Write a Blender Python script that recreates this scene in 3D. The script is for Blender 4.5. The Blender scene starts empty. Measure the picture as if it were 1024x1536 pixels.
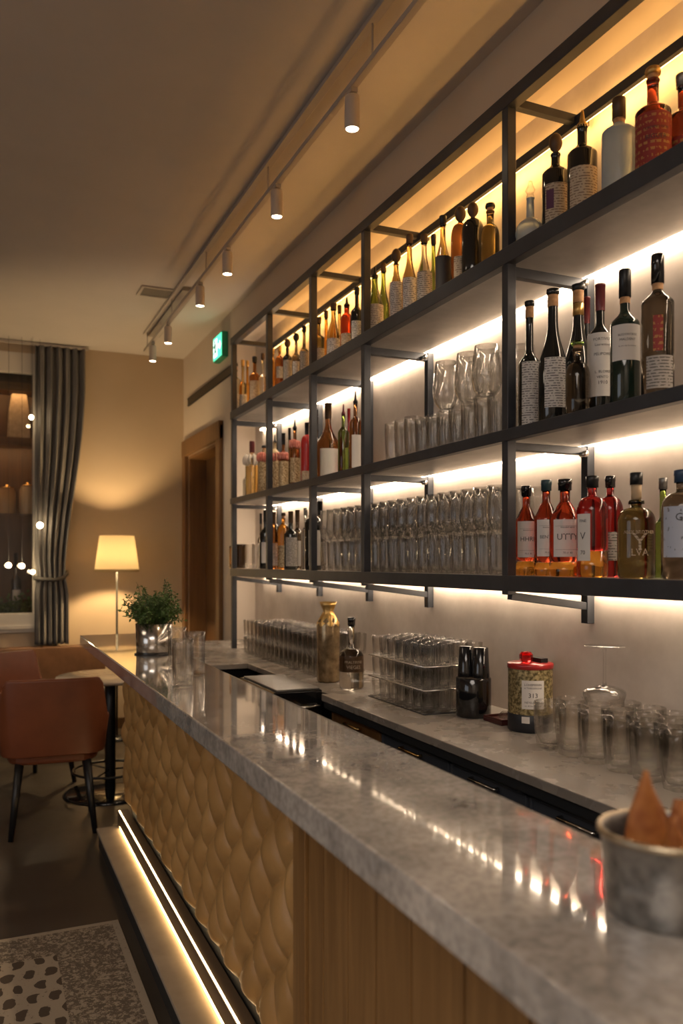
import bpy, bmesh, math, random
from math import sin, cos, pi, radians
from mathutils import Vector, Matrix

random.seed(7)
SC = bpy.context.scene
COL = SC.collection

# ------------------------------------------------------------------ camera
CZ = 1.55                        # eye height
YAW = radians(23.8)
S_, C_ = sin(YAW), cos(YAW)
F = 1229.0                       # focal length in pixels of the 1024x1536 frame
HY = 843.0                       # horizon row
cam_d = bpy.data.cameras.new('camera')
cam = bpy.data.objects.new('camera', cam_d)
COL.objects.link(cam)
cam.location = (0, 0, CZ)
cam.rotation_euler = (pi / 2, 0, -YAW)
cam_d.sensor_fit = 'VERTICAL'
cam_d.sensor_height = 36.0
cam_d.sensor_width = 24.0
cam_d.lens = F / 1536 * 36.0
cam_d.shift_y = (HY - 768) / 1536.0
cam_d.clip_start = 0.02
cam_d.dof.use_dof = True
cam_d.dof.focus_distance = 2.9
cam_d.dof.aperture_fstop = 2.6
SC.camera = cam

SC.view_settings.view_transform = 'Standard'
SC.view_settings.look = 'None'
SC.view_settings.gamma = 1.0
SC.view_settings.use_curve_mapping = False
SC.view_settings.exposure = 0.66

SC.cycles.use_denoising = True
SC.cycles.max_bounces = 14
SC.cycles.transmission_bounces = 12
SC.cycles.transparent_max_bounces = 12
SC.cycles.diffuse_bounces = 4
SC.cycles.glossy_bounces = 5
SC.cycles.sample_clamp_indirect = 4.0
SC.cycles.blur_glossy = 0.5
SC.cycles.use_adaptive_sampling = True
SC.cycles.adaptive_threshold = 0.02

world = bpy.data.worlds.new('world')
SC.world = world
world.use_nodes = True
world.node_tree.nodes['Background'].inputs[0].default_value = (1.0, 0.80, 0.62, 1)
world.node_tree.nodes['Background'].inputs[1].default_value = 0.05

# light levels
LED_WHITE = 19.0
LED_AMBER = 19.0
LED_STEP = 9.0
SPOT_W = 9.0
ROOM_W = 52.0
SIDE_FILL_W = 11.0


def area(name, loc, rot, sx, sy, power, col):
    l = bpy.data.lights.new(name, 'AREA')
    l.shape = 'RECTANGLE'; l.size = sx; l.size_y = sy; l.energy = power; l.color = col
    o = bpy.data.objects.new(name, l); COL.objects.link(o)
    o.location = loc; o.rotation_euler = rot
    return o


# unseen area lights under the ceiling, added as fill for the room
area('room_fill', (-1.6, -1.2, 3.35), (0, 0, 0), 2.2, 2.2, ROOM_W, (1.0, 0.87, 0.76))
area('room_fill', (-2.2, 3.6, 3.35), (0, 0, 0), 1.0, 1.0, ROOM_W * 0.12, (1.0, 0.80, 0.60))


area('side_fill', (-3.9, 1.6, 1.7), (0, -pi / 2, 0), 1.8, 2.4, SIDE_FILL_W, (0.86, 0.92, 1.0))  # cool fill light added at the left, no window stands there


# ------------------------------------------------------------------ helpers
def on_x(px, X):
    """Y of the point at column px on the plane x = X"""
    t = (px - 512) / F
    return X * (C_ - t * S_) / (S_ + t * C_)


def depth(X, Y):
    return Y * C_ + X * S_


def z_at(py, X, Y):
    return CZ + (HY - py) * depth(X, Y) / F


class MB:
    def __init__(s):
        s.v = []; s.f = []; s.m = []; s.sm = []
        s.mi = 0

    def add(s, vs, fs, smooth=False):
        o = len(s.v)
        s.v += [tuple(p) for p in vs]
        for q in fs:
            s.f.append([i + o for i in q]); s.m.append(s.mi); s.sm.append(smooth)

    def box(s, a, b):
        x0, y0, z0 = a; x1, y1, z1 = b
        if x0 > x1: x0, x1 = x1, x0
        if y0 > y1: y0, y1 = y1, y0
        if z0 > z1: z0, z1 = z1, z0
        s.add([(x0, y0, z0), (x1, y0, z0), (x1, y1, z0), (x0, y1, z0), (x0, y0, z1), (x1, y0, z1), (x1, y1, z1), (x0, y1, z1)],
              [(3, 2, 1, 0), (4, 5, 6, 7), (0, 1, 5, 4), (1, 2, 6, 5), (2, 3, 7, 6), (3, 0, 4, 7)])

    def prism(s, pts, h0, h1, axis='z'):
        """closed polygon (2-D) pulled between h0 and h1 along an axis"""
        n = len(pts)
        def P(p, h):
            if axis == 'z': return (p[0], p[1], h)
            if axis == 'x': return (h, p[0], p[1])
            return (p[0], h, p[1])
        vs = [P(p, h0) for p in pts] + [P(p, h1) for p in pts]
        fs = [list(range(n))[::-1], [i + n for i in range(n)]]
        for i in range(n):
            j = (i + 1) % n
            fs.append((i, j, j + n, i + n))
        s.add(vs, fs)

    def lathe(s, prof, seg=28, c=(0, 0, 0), rib=0, ribn=0, smooth=True, zr=None, ribrings=999):
        vs = []; fs = []
        rings = []
        for ri, (r, z) in enumerate(prof):
            if r < 1e-6:
                rings.append([len(vs)]); vs.append((c[0], c[1], c[2] + z))
            else:
                ring = []
                for k in range(seg):
                    a = 2 * pi * k / seg
                    rr = r
                    if rib and ri < ribrings:
                        rr = r * (1 + rib * cos(ribn * a))
                    ring.append(len(vs)); vs.append((c[0] + rr * cos(a), c[1] + rr * sin(a), c[2] + z))
                rings.append(ring)
        for A, B in zip(rings[:-1], rings[1:]):
            if len(A) == 1 and len(B) == 1: continue
            for k in range(seg):
                j = (k + 1) % seg
                if len(A) == 1: fs.append((A[0], B[j], B[k]))
                elif len(B) == 1: fs.append((A[k], A[j], B[0]))
                else: fs.append((A[k], A[j], B[j], B[k]))
        s.add(vs, fs, smooth)

    def cyl(s, r, z0, z1, seg=24, c=(0, 0, 0), r2=None):
        r2 = r if r2 is None else r2
        b = min(r, r2, (z1 - z0) / 2) * 0.12
        s.lathe([(0, z0), (r - b, z0), (r, z0 + b), (r2, z1 - b), (r2 - b, z1), (0, z1)], seg, c)

    def tube(s, pts, r, seg=8, r2=None, caps=True):
        pts = [Vector(p) for p in pts]
        n = len(pts)
        vs = []; fs = []
        up = Vector((0, 0, 1))
        d0 = (pts[1] - pts[0]).normalized()
        if abs(d0.dot(up)) > 0.95: up = Vector((1, 0, 0))
        for i, p in enumerate(pts):
            d = (pts[min(i + 1, n - 1)] - pts[max(i - 1, 0)]).normalized()
            u = d.cross(up).normalized(); w = u.cross(d).normalized()
            up = w
            rr = r if r2 is None else r + (r2 - r) * i / (n - 1)
            for k in range(seg):
                a = 2 * pi * k / seg
                vs.append(p + u * rr * cos(a) + w * rr * sin(a))
        for i in range(n - 1):
            for k in range(seg):
                j = (k + 1) % seg
                fs.append((i * seg + k, i * seg + j, (i + 1) * seg + j, (i + 1) * seg + k))
        if caps:
            fs.append(tuple(range(seg))[::-1]); fs.append(tuple((n - 1) * seg + k for k in range(seg)))
        s.add(vs, fs, True)

    def bar(s, a, b, w, h):
        """rectangular bar between two points, w sideways, h upwards"""
        a, b = Vector(a), Vector(b)
        d = (b - a).normalized()
        up = Vector((0, 0, 1))
        if abs(d.dot(up)) > 0.98: up = Vector((0, 1, 0))
        u = d.cross(up).normalized(); v = u.cross(d).normalized()
        vs = []
        for p in (a, b):
            for (i, j) in ((-1, -1), (1, -1), (1, 1), (-1, 1)):
                vs.append(p + u * i * w / 2 + v * j * h / 2)
        s.add(vs, [(3, 2, 1, 0), (4, 5, 6, 7), (0, 1, 5, 4), (1, 2, 6, 5), (2, 3, 7, 6), (3, 0, 4, 7)])

    def mesh(s, name, mats):
        me = bpy.data.meshes.new(name)
        me.from_pydata(s.v, [], s.f)
        if not isinstance(mats, (list, tuple)): mats = [mats]
        for m in mats: me.materials.append(m)
        me.polygons.foreach_set('material_index', s.m)
        me.polygons.foreach_set('use_smooth', s.sm)
        bm = bmesh.new(); bm.from_mesh(me)
        bmesh.ops.recalc_face_normals(bm, faces=bm.faces)
        bm.to_mesh(me); bm.free()
        me.update()
        return me

    def build(s, name, mats, parent=None, loc=(0, 0, 0), rz=0, bevel=0):
        o = bpy.data.objects.new(name, s.mesh(name, mats))
        COL.objects.link(o)
        o.location = loc; o.rotation_euler = (0, 0, rz)
        if parent: o.parent = parent
        if bevel:
            md = o.modifiers.new('bevel', 'BEVEL'); md.width = bevel; md.segments = 3; md.limit_method = 'ANGLE'; md.angle_limit = radians(40)
            md.harden_normals = False
        return o


def tag(o, label=None, cat=None, group=None, kind=None):
    if label: o['label'] = label
    if cat: o['category'] = cat
    if group: o['group'] = group
    if kind: o['kind'] = kind
    return o


def empty(name, loc, label, cat, group=None, rz=0):
    o = bpy.data.objects.new(name, None); COL.objects.link(o)
    o.location = loc; o.rotation_euler = (0, 0, rz); o.empty_display_size = 0.05
    return tag(o, label, cat, group)


def copy_tree(o, loc=None, rz=None, label=None, group=None, parent=None):
    c = o.copy(); COL.objects.link(c)
    if parent: c.parent = parent
    if loc is not None: c.location = loc
    if rz is not None: c.rotation_euler = (0, 0, rz)
    if label: c['label'] = label
    if group: c['group'] = group
    for ch in list(o.children): copy_tree(ch, parent=c)
    return c


# ------------------------------------------------------------------ materials
def new_mat(name):
    m = bpy.data.materials.new(name); m.use_nodes = True
    nt = m.node_tree
    b = nt.nodes['Principled BSDF']
    return m, nt, b


def node(nt, t, **kw):
    n = nt.nodes.new(t)
    for k, v in kw.items():
        if k.startswith('i_'):
            n.inputs[k[2:].replace('_', ' ')].default_value = v
        else: setattr(n, k, v)
    return n


def c4(c): return (c[0], c[1], c[2], 1)


def plain(name, col, rough=0.5, metal=0.0, coat=0.0, spec=0.5):
    m, nt, b = new_mat(name)
    b.inputs['Base Color'].default_value = c4(col)
    b.inputs['Roughness'].default_value = rough
    b.inputs['Metallic'].default_value = metal
    b.inputs['Coat Weight'].default_value = coat
    b.inputs['Specular IOR Level'].default_value = spec
    return m


def noisy(name, c1, c2, scale=4, rough=0.6, bump=0.0, bscale=None, detail=6, stretch=(1, 1, 1), lo=0.35, hi=0.65, metal=0, c3=None, rr=None, dist=0.0):
    m, nt, b = new_mat(name)
    tc = node(nt, 'ShaderNodeTexCoord'); mp = node(nt, 'ShaderNodeMapping')
    mp.inputs['Scale'].default_value = stretch
    nt.links.new(tc.outputs['Object'], mp.inputs['Vector'])
    n = node(nt, 'ShaderNodeTexNoise'); n.inputs['Scale'].default_value = scale; n.inputs['Detail'].default_value = detail; n.inputs['Roughness'].default_value = 0.6
    n.inputs['Distortion'].default_value = dist
    nt.links.new(mp.outputs[0], n.inputs['Vector'])
    r = node(nt, 'ShaderNodeValToRGB')
    r.color_ramp.elements[0].position = lo; r.color_ramp.elements[0].color = c4(c1)
    r.color_ramp.elements[1].position = hi; r.color_ramp.elements[1].color = c4(c2)
    if c3:
        e = r.color_ramp.elements.new((lo + hi) / 2); e.color = c4(c3)
    nt.links.new(n.outputs['Fac'], r.inputs[0]); nt.links.new(r.outputs[0], b.inputs['Base Color'])
    b.inputs['Roughness'].default_value = rough; b.inputs['Metallic'].default_value = metal
    if rr:
        mr = node(nt, 'ShaderNodeMapRange'); mr.inputs['To Min'].default_value = rr[0]; mr.inputs['To Max'].default_value = rr[1]
        mr.inputs['From Min'].default_value = 0.3; mr.inputs['From Max'].default_value = 0.7
        nt.links.new(n.outputs['Fac'], mr.inputs['Value']); nt.links.new(mr.outputs[0], b.inputs['Roughness'])
    if bump:
        n2 = node(nt, 'ShaderNodeTexNoise'); n2.inputs['Scale'].default_value = bscale or scale * 6; n2.inputs['Detail'].default_value = 4
        nt.links.new(mp.outputs[0], n2.inputs['Vector'])
        bp = node(nt, 'ShaderNodeBump'); bp.inputs['Strength'].default_value = bump; bp.inputs['Distance'].default_value = 0.004
        nt.links.new(n2.outputs['Fac'], bp.inputs['Height']); nt.links.new(bp.outputs[0], b.inputs['Normal'])
    return m


def glass(name, col=(1, 1, 1), rough=0.0, ior=1.45, trans=1.0, spec=0.5):
    m, nt, b = new_mat(name)
    b.inputs['Base Color'].default_value = c4(col)
    b.inputs['Roughness'].default_value = rough
    b.inputs['IOR'].default_value = ior
    b.inputs['Transmission Weight'].default_value = trans
    return m


def emit(name, col, strength):
    m = bpy.data.materials.new(name); m.use_nodes = True
    nt = m.node_tree; nt.nodes.clear()
    e = node(nt, 'ShaderNodeEmission'); e.inputs[0].default_value = c4(col); e.inputs[1].default_value = strength
    o = node(nt, 'ShaderNodeOutputMaterial'); nt.links.new(e.outputs[0], o.inputs[0])
    return m


def wood(name, c1, c2, axis='z', scale=1.0, rough=0.45):
    st = {'z': (14, 14, 1.0), 'y': (14, 1.0, 14), 'x': (1.0, 14, 14)}[axis]
    m, nt, b = new_mat(name)
    tc = node(nt, 'ShaderNodeTexCoord'); mp = node(nt, 'ShaderNodeMapping'); mp.inputs['Scale'].default_value = [q * scale for q in st]
    nt.links.new(tc.outputs['Object'], mp.inputs[0])
    n = node(nt, 'ShaderNodeTexNoise'); n.inputs['Scale'].default_value = 2.2; n.inputs['Detail'].default_value = 8; n.inputs['Distortion'].default_value = 0.7
    nt.links.new(mp.outputs[0], n.inputs['Vector'])
    r = node(nt, 'ShaderNodeValToRGB'); r.color_ramp.elements[0].position = 0.3; r.color_ramp.elements[1].position = 0.72
    r.color_ramp.elements[0].color = c4(c1); r.color_ramp.elements[1].color = c4(c2)
    nt.links.new(n.outputs['Fac'], r.inputs[0]); nt.links.new(r.outputs[0], b.inputs['Base Color'])
    bp = node(nt, 'ShaderNodeBump'); bp.inputs['Strength'].default_value = 0.15; bp.inputs['Distance'].default_value = 0.002
    nt.links.new(n.outputs['Fac'], bp.inputs['Height']); nt.links.new(bp.outputs[0], b.inputs['Normal'])
    b.inputs['Roughness'].default_value = rough
    return m


def printed(name, paper, ink, rows=110, dens=0.5):
    """paper with rows of fine, unreadable print"""
    m, nt, b = new_mat(name)
    tc = node(nt, 'ShaderNodeTexCoord'); sx = node(nt, 'ShaderNodeSeparateXYZ')
    nt.links.new(tc.outputs['Object'], sx.inputs[0])
    mu = node(nt, 'ShaderNodeMath', operation='MULTIPLY'); mu.inputs[1].default_value = rows
    nt.links.new(sx.outputs['Z'], mu.inputs[0])
    fr = node(nt, 'ShaderNodeMath', operation='FRACT'); nt.links.new(mu.outputs[0], fr.inputs[0])
    lt = node(nt, 'ShaderNodeMath', operation='LESS_THAN'); lt.inputs[1].default_value = 0.42; nt.links.new(fr.outputs[0], lt.inputs[0])
    mp = node(nt, 'ShaderNodeMapping'); mp.inputs['Scale'].default_value = (130, 130, rows * 1.0)
    nt.links.new(tc.outputs['Object'], mp.inputs[0])
    n = node(nt, 'ShaderNodeTexNoise'); n.inputs['Scale'].default_value = 1.0; n.inputs['Detail'].default_value = 1
    nt.links.new(mp.outputs[0], n.inputs['Vector'])
    gt = node(nt, 'ShaderNodeMath', operation='GREATER_THAN'); gt.inputs[1].default_value = dens; nt.links.new(n.outputs['Fac'], gt.inputs[0])
    an = node(nt, 'ShaderNodeMath', operation='MULTIPLY'); nt.links.new(lt.outputs[0], an.inputs[0]); nt.links.new(gt.outputs[0], an.inputs[1])
    mx = node(nt, 'ShaderNodeMix', data_type='RGBA'); mx.inputs['A'].default_value = c4(paper); mx.inputs['B'].default_value = c4(ink)
    nt.links.new(an.outputs[0], mx.inputs['Factor']); nt.links.new(mx.outputs['Result'], b.inputs['Base Color'])
    b.inputs['Roughness'].default_value = 0.6
    return m


M = {}
M['ceiling'] = noisy('ceiling_paint', (0.49, 0.45, 0.415), (0.53, 0.485, 0.445), 1.5, 0.85)
M['wall'] = noisy('wall_paint', (0.56, 0.48, 0.40), (0.60, 0.52, 0.43), 1.2, 0.8)
M['wall_tan'] = noisy('wall_tan_paint', (0.50, 0.385, 0.26), (0.54, 0.42, 0.29), 1.2, 0.8)
M['plaster'] = noisy('niche_plaster', (0.48, 0.405, 0.345), (0.68, 0.60, 0.52), 3.0, 0.6, bump=0.25, bscale=20, detail=9, lo=0.3, hi=0.7)
M['floor'] = noisy('dark_concrete', (0.050, 0.040, 0.031), (0.085, 0.068, 0.050), 1.6, 0.32, bump=0.12, bscale=9, rr=(0.25, 0.5))
M['steel'] = noisy('black_steel', (0.048, 0.052, 0.062), (0.062, 0.067, 0.079), 8, 0.38, metal=0.35)
M['shelf_stone'] = noisy('grey_shelf_board', (0.30, 0.27, 0.24), (0.42, 0.385, 0.345), 5, 0.38, detail=8)
M['black'] = plain('black_satin', (0.012, 0.012, 0.013), 0.35)
M['black_gloss'] = plain('black_gloss', (0.008, 0.008, 0.009), 0.12, coat=0.5)
M['dark_rubber'] = plain('dark_rubber', (0.02, 0.019, 0.018), 0.7)
M['chrome'] = plain('chrome', (0.75, 0.73, 0.70), 0.12, 1.0)
M['brass'] = plain('brass', (0.80, 0.52, 0.20), 0.2, 1.0)
M['white_paint'] = plain('white_paint', (0.62, 0.57, 0.50), 0.5)
M['lamp_white'] = plain('lamp_body', (0.56, 0.48, 0.41), 0.5)
M['rail_grey'] = plain('rail_grey', (0.42, 0.37, 0.32), 0.45)
M['oak'] = wood('oak_boards', (0.19, 0.096, 0.030), (0.31, 0.168, 0.058), 'z')
M['oak_dark'] = wood('dark_oak', (0.12, 0.057, 0.018), (0.19, 0.092, 0.031), 'z')
M['walnut'] = wood('walnut', (0.07, 0.035, 0.014), (0.12, 0.06, 0.024), 'z')
M['shelf_wood'] = wood('cabinet_wood', (0.16, 0.07, 0.022), (0.25, 0.12, 0.04), 'x')
M['tan_leather'] = noisy('tan_leather', (0.36, 0.200, 0.068), (0.45, 0.262, 0.095), 3.0, 0.42, bump=0.10, bscale=160)
M['cognac'] = noisy('cognac_leather', (0.15, 0.042, 0.016), (0.21, 0.062, 0.023), 3, 0.42, bump=0.08, bscale=120)
M['curtain'] = noisy('grey_curtain', (0.15, 0.14, 0.135), (0.20, 0.187, 0.18), 30, 0.9, stretch=(1, 1, 0.1))
M['paper'] = plain('paper', (0.66, 0.63, 0.60), 0.6)
M['ink'] = plain('black_ink', (0.03, 0.03, 0.035), 0.6)
M['red_ink'] = plain('red_ink', (0.35, 0.02, 0.02), 0.5)
M['print'] = printed('printed_paper', (0.62, 0.59, 0.56), (0.16, 0.15, 0.15), 125, 0.46)
M['print_cream'] = printed('printed_cream', (0.52, 0.42, 0.30), (0.22, 0.15, 0.10), 120, 0.48)
M['print_grey'] = printed('printed_grey', (0.40, 0.37, 0.34), (0.12, 0.11, 0.10), 120, 0.45)
M['print_blue'] = printed('printed_blue', (0.42, 0.46, 0.56), (0.16, 0.17, 0.2), 40, 0.62)
M['print_red'] = printed('printed_red', (0.26, 0.025, 0.018), (0.40, 0.18, 0.05), 55, 0.52)
M['glass'] = glass('clear_glass', (0.99, 0.98, 0.96))
def thin_glass(m, share):
    # drinking glasses are thin walled: part of the light passes straight through
    nt = m.node_tree; b = nt.nodes['Principled BSDF']; out = nt.nodes['Material Output']
    tr_ = node(nt, 'ShaderNodeBsdfTransparent'); tr_.inputs[0].default_value = (0.985, 0.98, 0.97, 1)
    gl_ = node(nt, 'ShaderNodeBsdfGlossy'); gl_.inputs['Roughness'].default_value = 0.02
    lw = node(nt, 'ShaderNodeLayerWeight'); lw.inputs['Blend'].default_value = 0.5
    pw_ = node(nt, 'ShaderNodeMath', operation='POWER'); pw_.inputs[1].default_value = 2.6; nt.links.new(lw.outputs['Facing'], pw_.inputs[0])
    fr = node(nt, 'ShaderNodeMath', operation='MULTIPLY_ADD'); fr.inputs[1].default_value = 0.9; fr.inputs[2].default_value = 0.035; nt.links.new(pw_.outputs[0], fr.inputs[0])
    m1 = node(nt, 'ShaderNodeMixShader'); m2 = node(nt, 'ShaderNodeMixShader'); m2.inputs[0].default_value = share
    nt.links.new(fr.outputs[0], m1.inputs[0]); nt.links.new(tr_.outputs[0], m1.inputs[1]); nt.links.new(gl_.outputs[0], m1.inputs[2])
    ds = node(nt, 'ShaderNodeBsdfTranslucent'); ds.inputs[0].default_value = (1, 0.98, 0.95, 1)
    m3 = node(nt, 'ShaderNodeMixShader'); m3.inputs[0].default_value = 0.0
    nt.links.new(m1.outputs[0], m3.inputs[1]); nt.links.new(ds.outputs[0], m3.inputs[2])
    nt.links.new(m3.outputs[0], m2.inputs[1]); nt.links.new(b.outputs[0], m2.inputs[2]); nt.links.new(m2.outputs[0], out.inputs[0])
thin_glass(M['glass'], 0.16)
M['g_clear'] = glass('clear_bottle_glass', (0.86, 0.83, 0.76))
M['g_frost'] = glass('frosted_bottle_glass', (0.50, 0.60, 0.68), 0.30, trans=0.55)
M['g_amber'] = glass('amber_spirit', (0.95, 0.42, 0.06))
M['g_ruby'] = glass('ruby_spirit', (0.62, 0.035, 0.03))
M['g_rubyamber'] = glass('red_amber_spirit', (0.62, 0.075, 0.025))
M['g_brown'] = glass('brown_bottle_glass', (0.45, 0.18, 0.05))
M['g_olive'] = glass('olive_bottle_glass', (0.24, 0.18, 0.06), 0.05)
M['g_darkred'] = glass('dark_red_spirit', (0.28, 0.05, 0.025))
M['g_green'] = glass('green_bottle_glass', (0.30, 0.42, 0.08))
M['g_gold'] = glass('golden_spirit', (0.88, 0.62, 0.26))
M['g_smoke'] = glass('smoky_bottle_glass', (0.22, 0.17, 0.115))
M['g_wine'] = plain('dark_wine_bottle', (0.010, 0.011, 0.010), 0.07, coat=0.4)
M['g_winegreen'] = plain('green_black_wine_bottle', (0.010, 0.022, 0.016), 0.07, coat=0.4)
M['red_opaque'] = plain('red_lacquer', (0.40, 0.015, 0.015), 0.3, coat=0.3)
M['burgundy'] = plain('burgundy_foil', (0.16, 0.025, 0.03), 0.35)
M['cork'] = noisy('cork', (0.42, 0.22, 0.10), (0.62, 0.36, 0.18), 60, 0.8)
M['gold_foil'] = noisy('gold_foil', (0.62, 0.36, 0.10), (0.80, 0.55, 0.22), 30, 0.3, metal=0.8, bump=0.5, bscale=60)
M['glitter'] = noisy('gold_glitter', (0.22, 0.13, 0.05), (0.72, 0.58, 0.36), 140, 0.4, metal=0.3, bump=0.6, bscale=160, lo=0.4, hi=0.6)
M['ribbon_pink'] = noisy('pink_ribbon', (0.55, 0.12, 0.09), (0.72, 0.30, 0.24), 30, 0.6)
M['ribbon_white'] = noisy('white_cloth', (0.62, 0.55, 0.48), (0.72, 0.66, 0.60), 20, 0.85)
M['leaf'] = noisy('leaf_green', (0.030, 0.075, 0.012), (0.085, 0.155, 0.028), 12, 0.5)
M['stem'] = plain('stem_green', (0.07, 0.09, 0.03), 0.6)
M['soil'] = noisy('soil', (0.02, 0.014, 0.01), (0.05, 0.035, 0.022), 40, 0.95, bump=0.6, bscale=80)
M['peel'] = noisy('dried_peel', (0.30, 0.09, 0.02), (0.55, 0.22, 0.05), 14, 0.6, bump=0.4, bscale=60)


def stone_mat():
    m, nt, b = new_mat('polished_grey_stone')
    tc = node(nt, 'ShaderNodeTexCoord')
    n = node(nt, 'ShaderNodeTexNoise'); n.inputs['Scale'].default_value = 6; n.inputs['Detail'].default_value = 10; n.inputs['Roughness'].default_value = 0.65; n.inputs['Distortion'].default_value = 0.4
    nt.links.new(tc.outputs['Object'], n.inputs['Vector'])
    r = node(nt, 'ShaderNodeValToRGB')
    e = r.color_ramp.elements
    e[0].position = 0.30; e[0].color = c4((0.22, 0.205, 0.19))
    e[1].position = 0.72; e[1].color = c4((0.64, 0.59, 0.535))
    x = e.new(0.44); x.color = c4((0.40, 0.37, 0.34)); x = e.new(0.58); x.color = c4((0.54, 0.50, 0.455))
    nt.links.new(n.outputs['Fac'], r.inputs[0])
    v = node(nt, 'ShaderNodeTexNoise'); v.inputs['Scale'].default_value = 70; v.inputs['Detail'].default_value = 3
    nt.links.new(tc.outputs['Object'], v.inputs['Vector'])
    r2 = node(nt, 'ShaderNodeValToRGB'); r2.color_ramp.elements[0].position = 0.40; r2.color_ramp.elements[0].color = (0.72, 0.72, 0.72, 1)
    r2.color_ramp.elements[1].position = 0.55; r2.color_ramp.elements[1].color = (1, 1, 1, 1)
    nt.links.new(v.outputs['Fac'], r2.inputs[0])
    mx = node(nt, 'ShaderNodeMix', data_type='RGBA', blend_type='MULTIPLY'); mx.inputs['Factor'].default_value = 0.8
    nt.links.new(r.outputs[0], mx.inputs['A']); nt.links.new(r2.outputs[0], mx.inputs['B'])
    nt.links.new(mx.outputs['Result'], b.inputs['Base Color'])
    b.inputs['Coat Weight'].default_value = 1.0; b.inputs['Coat Roughness'].default_value = 0.03; b.inputs['Coat IOR'].default_value = 1.6
    mr = node(nt, 'ShaderNodeMapRange'); mr.inputs['From Min'].default_value = 0.3; mr.inputs['From Max'].default_value = 0.7
    mr.inputs['To Min'].default_value = 0.045; mr.inputs['To Max'].default_value = 0.095
    nt.links.new(n.outputs['Fac'], mr.inputs['Value']); nt.links.new(mr.outputs[0], b.inputs['Roughness'])
    bp = node(nt, 'ShaderNodeBump'); bp.inputs['Strength'].default_value = 0.01; bp.inputs['Distance'].default_value = 0.0005
    nt.links.new(n.outputs['Fac'], bp.inputs['Height']); nt.links.new(bp.outputs[0], b.inputs['Normal'])
    return m


M['stone'] = stone_mat()
M['counter'] = noisy('back_counter_stone', (0.25, 0.225, 0.205), (0.32, 0.29, 0.26), 7, 0.3, detail=9, rr=(0.2, 0.34))
M['step'] = noisy('pale_step', (0.30, 0.25, 0.19), (0.38, 0.32, 0.25), 5, 0.6)
M['galv'] = noisy('galvanised_metal', (0.10, 0.10, 0.10), (0.42, 0.41, 0.39), 26, 0.4, bump=0.35, bscale=50, metal=0.8, rr=(0.25, 0.5))
M['pot_metal'] = plain('brushed_steel_pot', (0.55, 0.52, 0.48), 0.18, 1.0)
M['led_white'] = emit('led_white', (1.0, 0.78, 0.56), LED_WHITE)
M['led_amber'] = emit('led_amber', (1.0, 0.53, 0.15), LED_AMBER)
M['led_step'] = emit('led_step', (1.0, 0.72, 0.38), LED_STEP)
M['led_step_low'] = emit('led_step_low', (1.0, 0.60, 0.24), LED_STEP * 1.1)
M['lamp_disc'] = emit('lamp_disc', (1.0, 0.78, 0.52), 30)
M['bulb'] = emit('string_bulb', (1.0, 0.74, 0.42), 40)

# ------------------------------------------------------------------ the setting
ZC = CZ + 1.95        # ceiling
XS = 1.60             # front plane of the shelves
XW = 1.965            # niche wall
XN = 1.79             # wall plane of the right wall
YN = 6.12             # far end of the niche
YB = 7.82             # far wall
ZN = CZ + 1.718       # niche ceiling


def struct(name, mb, mat, bevel=0, parent=None):
    o = mb.build(name, mat, parent, bevel=bevel)
    if not parent: o['kind'] = 'structure'
    return o


b = MB(); b.box((-4.2, -2.6, -0.1), (2.3, 8.9, 0.0)); struct('floor', b, M['floor'])
b = MB(); b.box((-4.2, -2.6, ZC), (2.3, 8.9, ZC + 0.1)); struct('ceiling', b, M['ceiling'])
# right wall: flush wall beyond the niche with the door opening, header over the niche
D0, D1, DZ = 6.53, 7.62, CZ + 0.99
b = MB()
b.box((XN, YN, 0), (XN + 0.30, D0, ZC))
b.box((XN, D1, 0), (XN + 0.30, YB + 0.15, ZC))
b.box((XN, D0, DZ), (XN + 0.30, D1, ZC))
b.box((XN, -2.6, ZN), (2.3, YN, ZC))
struct('wall_right', b, M['wall'])
b = MB(); b.box((XW, -2.6, 0), (2.3, YN, ZN)); struct('wall_right', b, M['plaster'])
# far wall with window opening
W0, W1, WZ0, WZ1 = -1.9, 0.50, CZ - 0.576, CZ + 1.86
b = MB()
b.box((-4.2, YB, 0), (XN, YB + 0.15, WZ0))
b.box((-4.2, YB, WZ1), (XN, YB + 0.15, ZC))
b.box((-4.2, YB, WZ0), (W0, YB + 0.15, WZ1))
b.box((W1, YB, WZ0), (XN, YB + 0.15, WZ1))
struct('wall_back', b, M['wall_tan'])
b = MB(); b.box((-4.3, -2.6, 0), (-4.2, 8.9, ZC)); struct('wall_left', b, M['wall'])
b = MB(); b.box((-4.2, -2.7, 0), (2.3, -2.6, ZC)); struct('wall_front', b, M['wall'])
b = MB(); b.box((XN + 0.12, 6.0, 0), (XN + 0.2, YB, DZ + 0.2))
# door recess: casing and door leaf
dr = bpy.data.objects.new('door_1', None); COL.objects.link(dr); dr.location = (XN, (D0 + D1) / 2, 0); dr['kind'] = 'structure'
cx, cy = XN, (D0 + D1) / 2
b = MB()
cw = 0.12
b.box((-0.035, D0 - cy - cw, 0), (0.0, D0 - cy, DZ + cw)); b.box((-0.035, D1 - cy, 0), (0.0, D1 - cy + cw, DZ + cw)); b.box((-0.04, D0 - cy - cw, DZ), (0.0, D1 - cy + cw, DZ + cw + 0.03))
b.box((0, D0 - cy, 0), (0.2, D0 - cy + 0.03, DZ)); b.box((0, D1 - cy - 0.03, 0), (0.2, D1 - cy, DZ)); b.box((0, D0 - cy, DZ - 0.03), (0.2, D1 - cy, DZ))
b.build('door_casing', M['oak_dark'], dr, bevel=0.006)
b = MB(); b.box((0.16, D0 - cy, 0), (0.20, D1 - cy, DZ))
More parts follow.
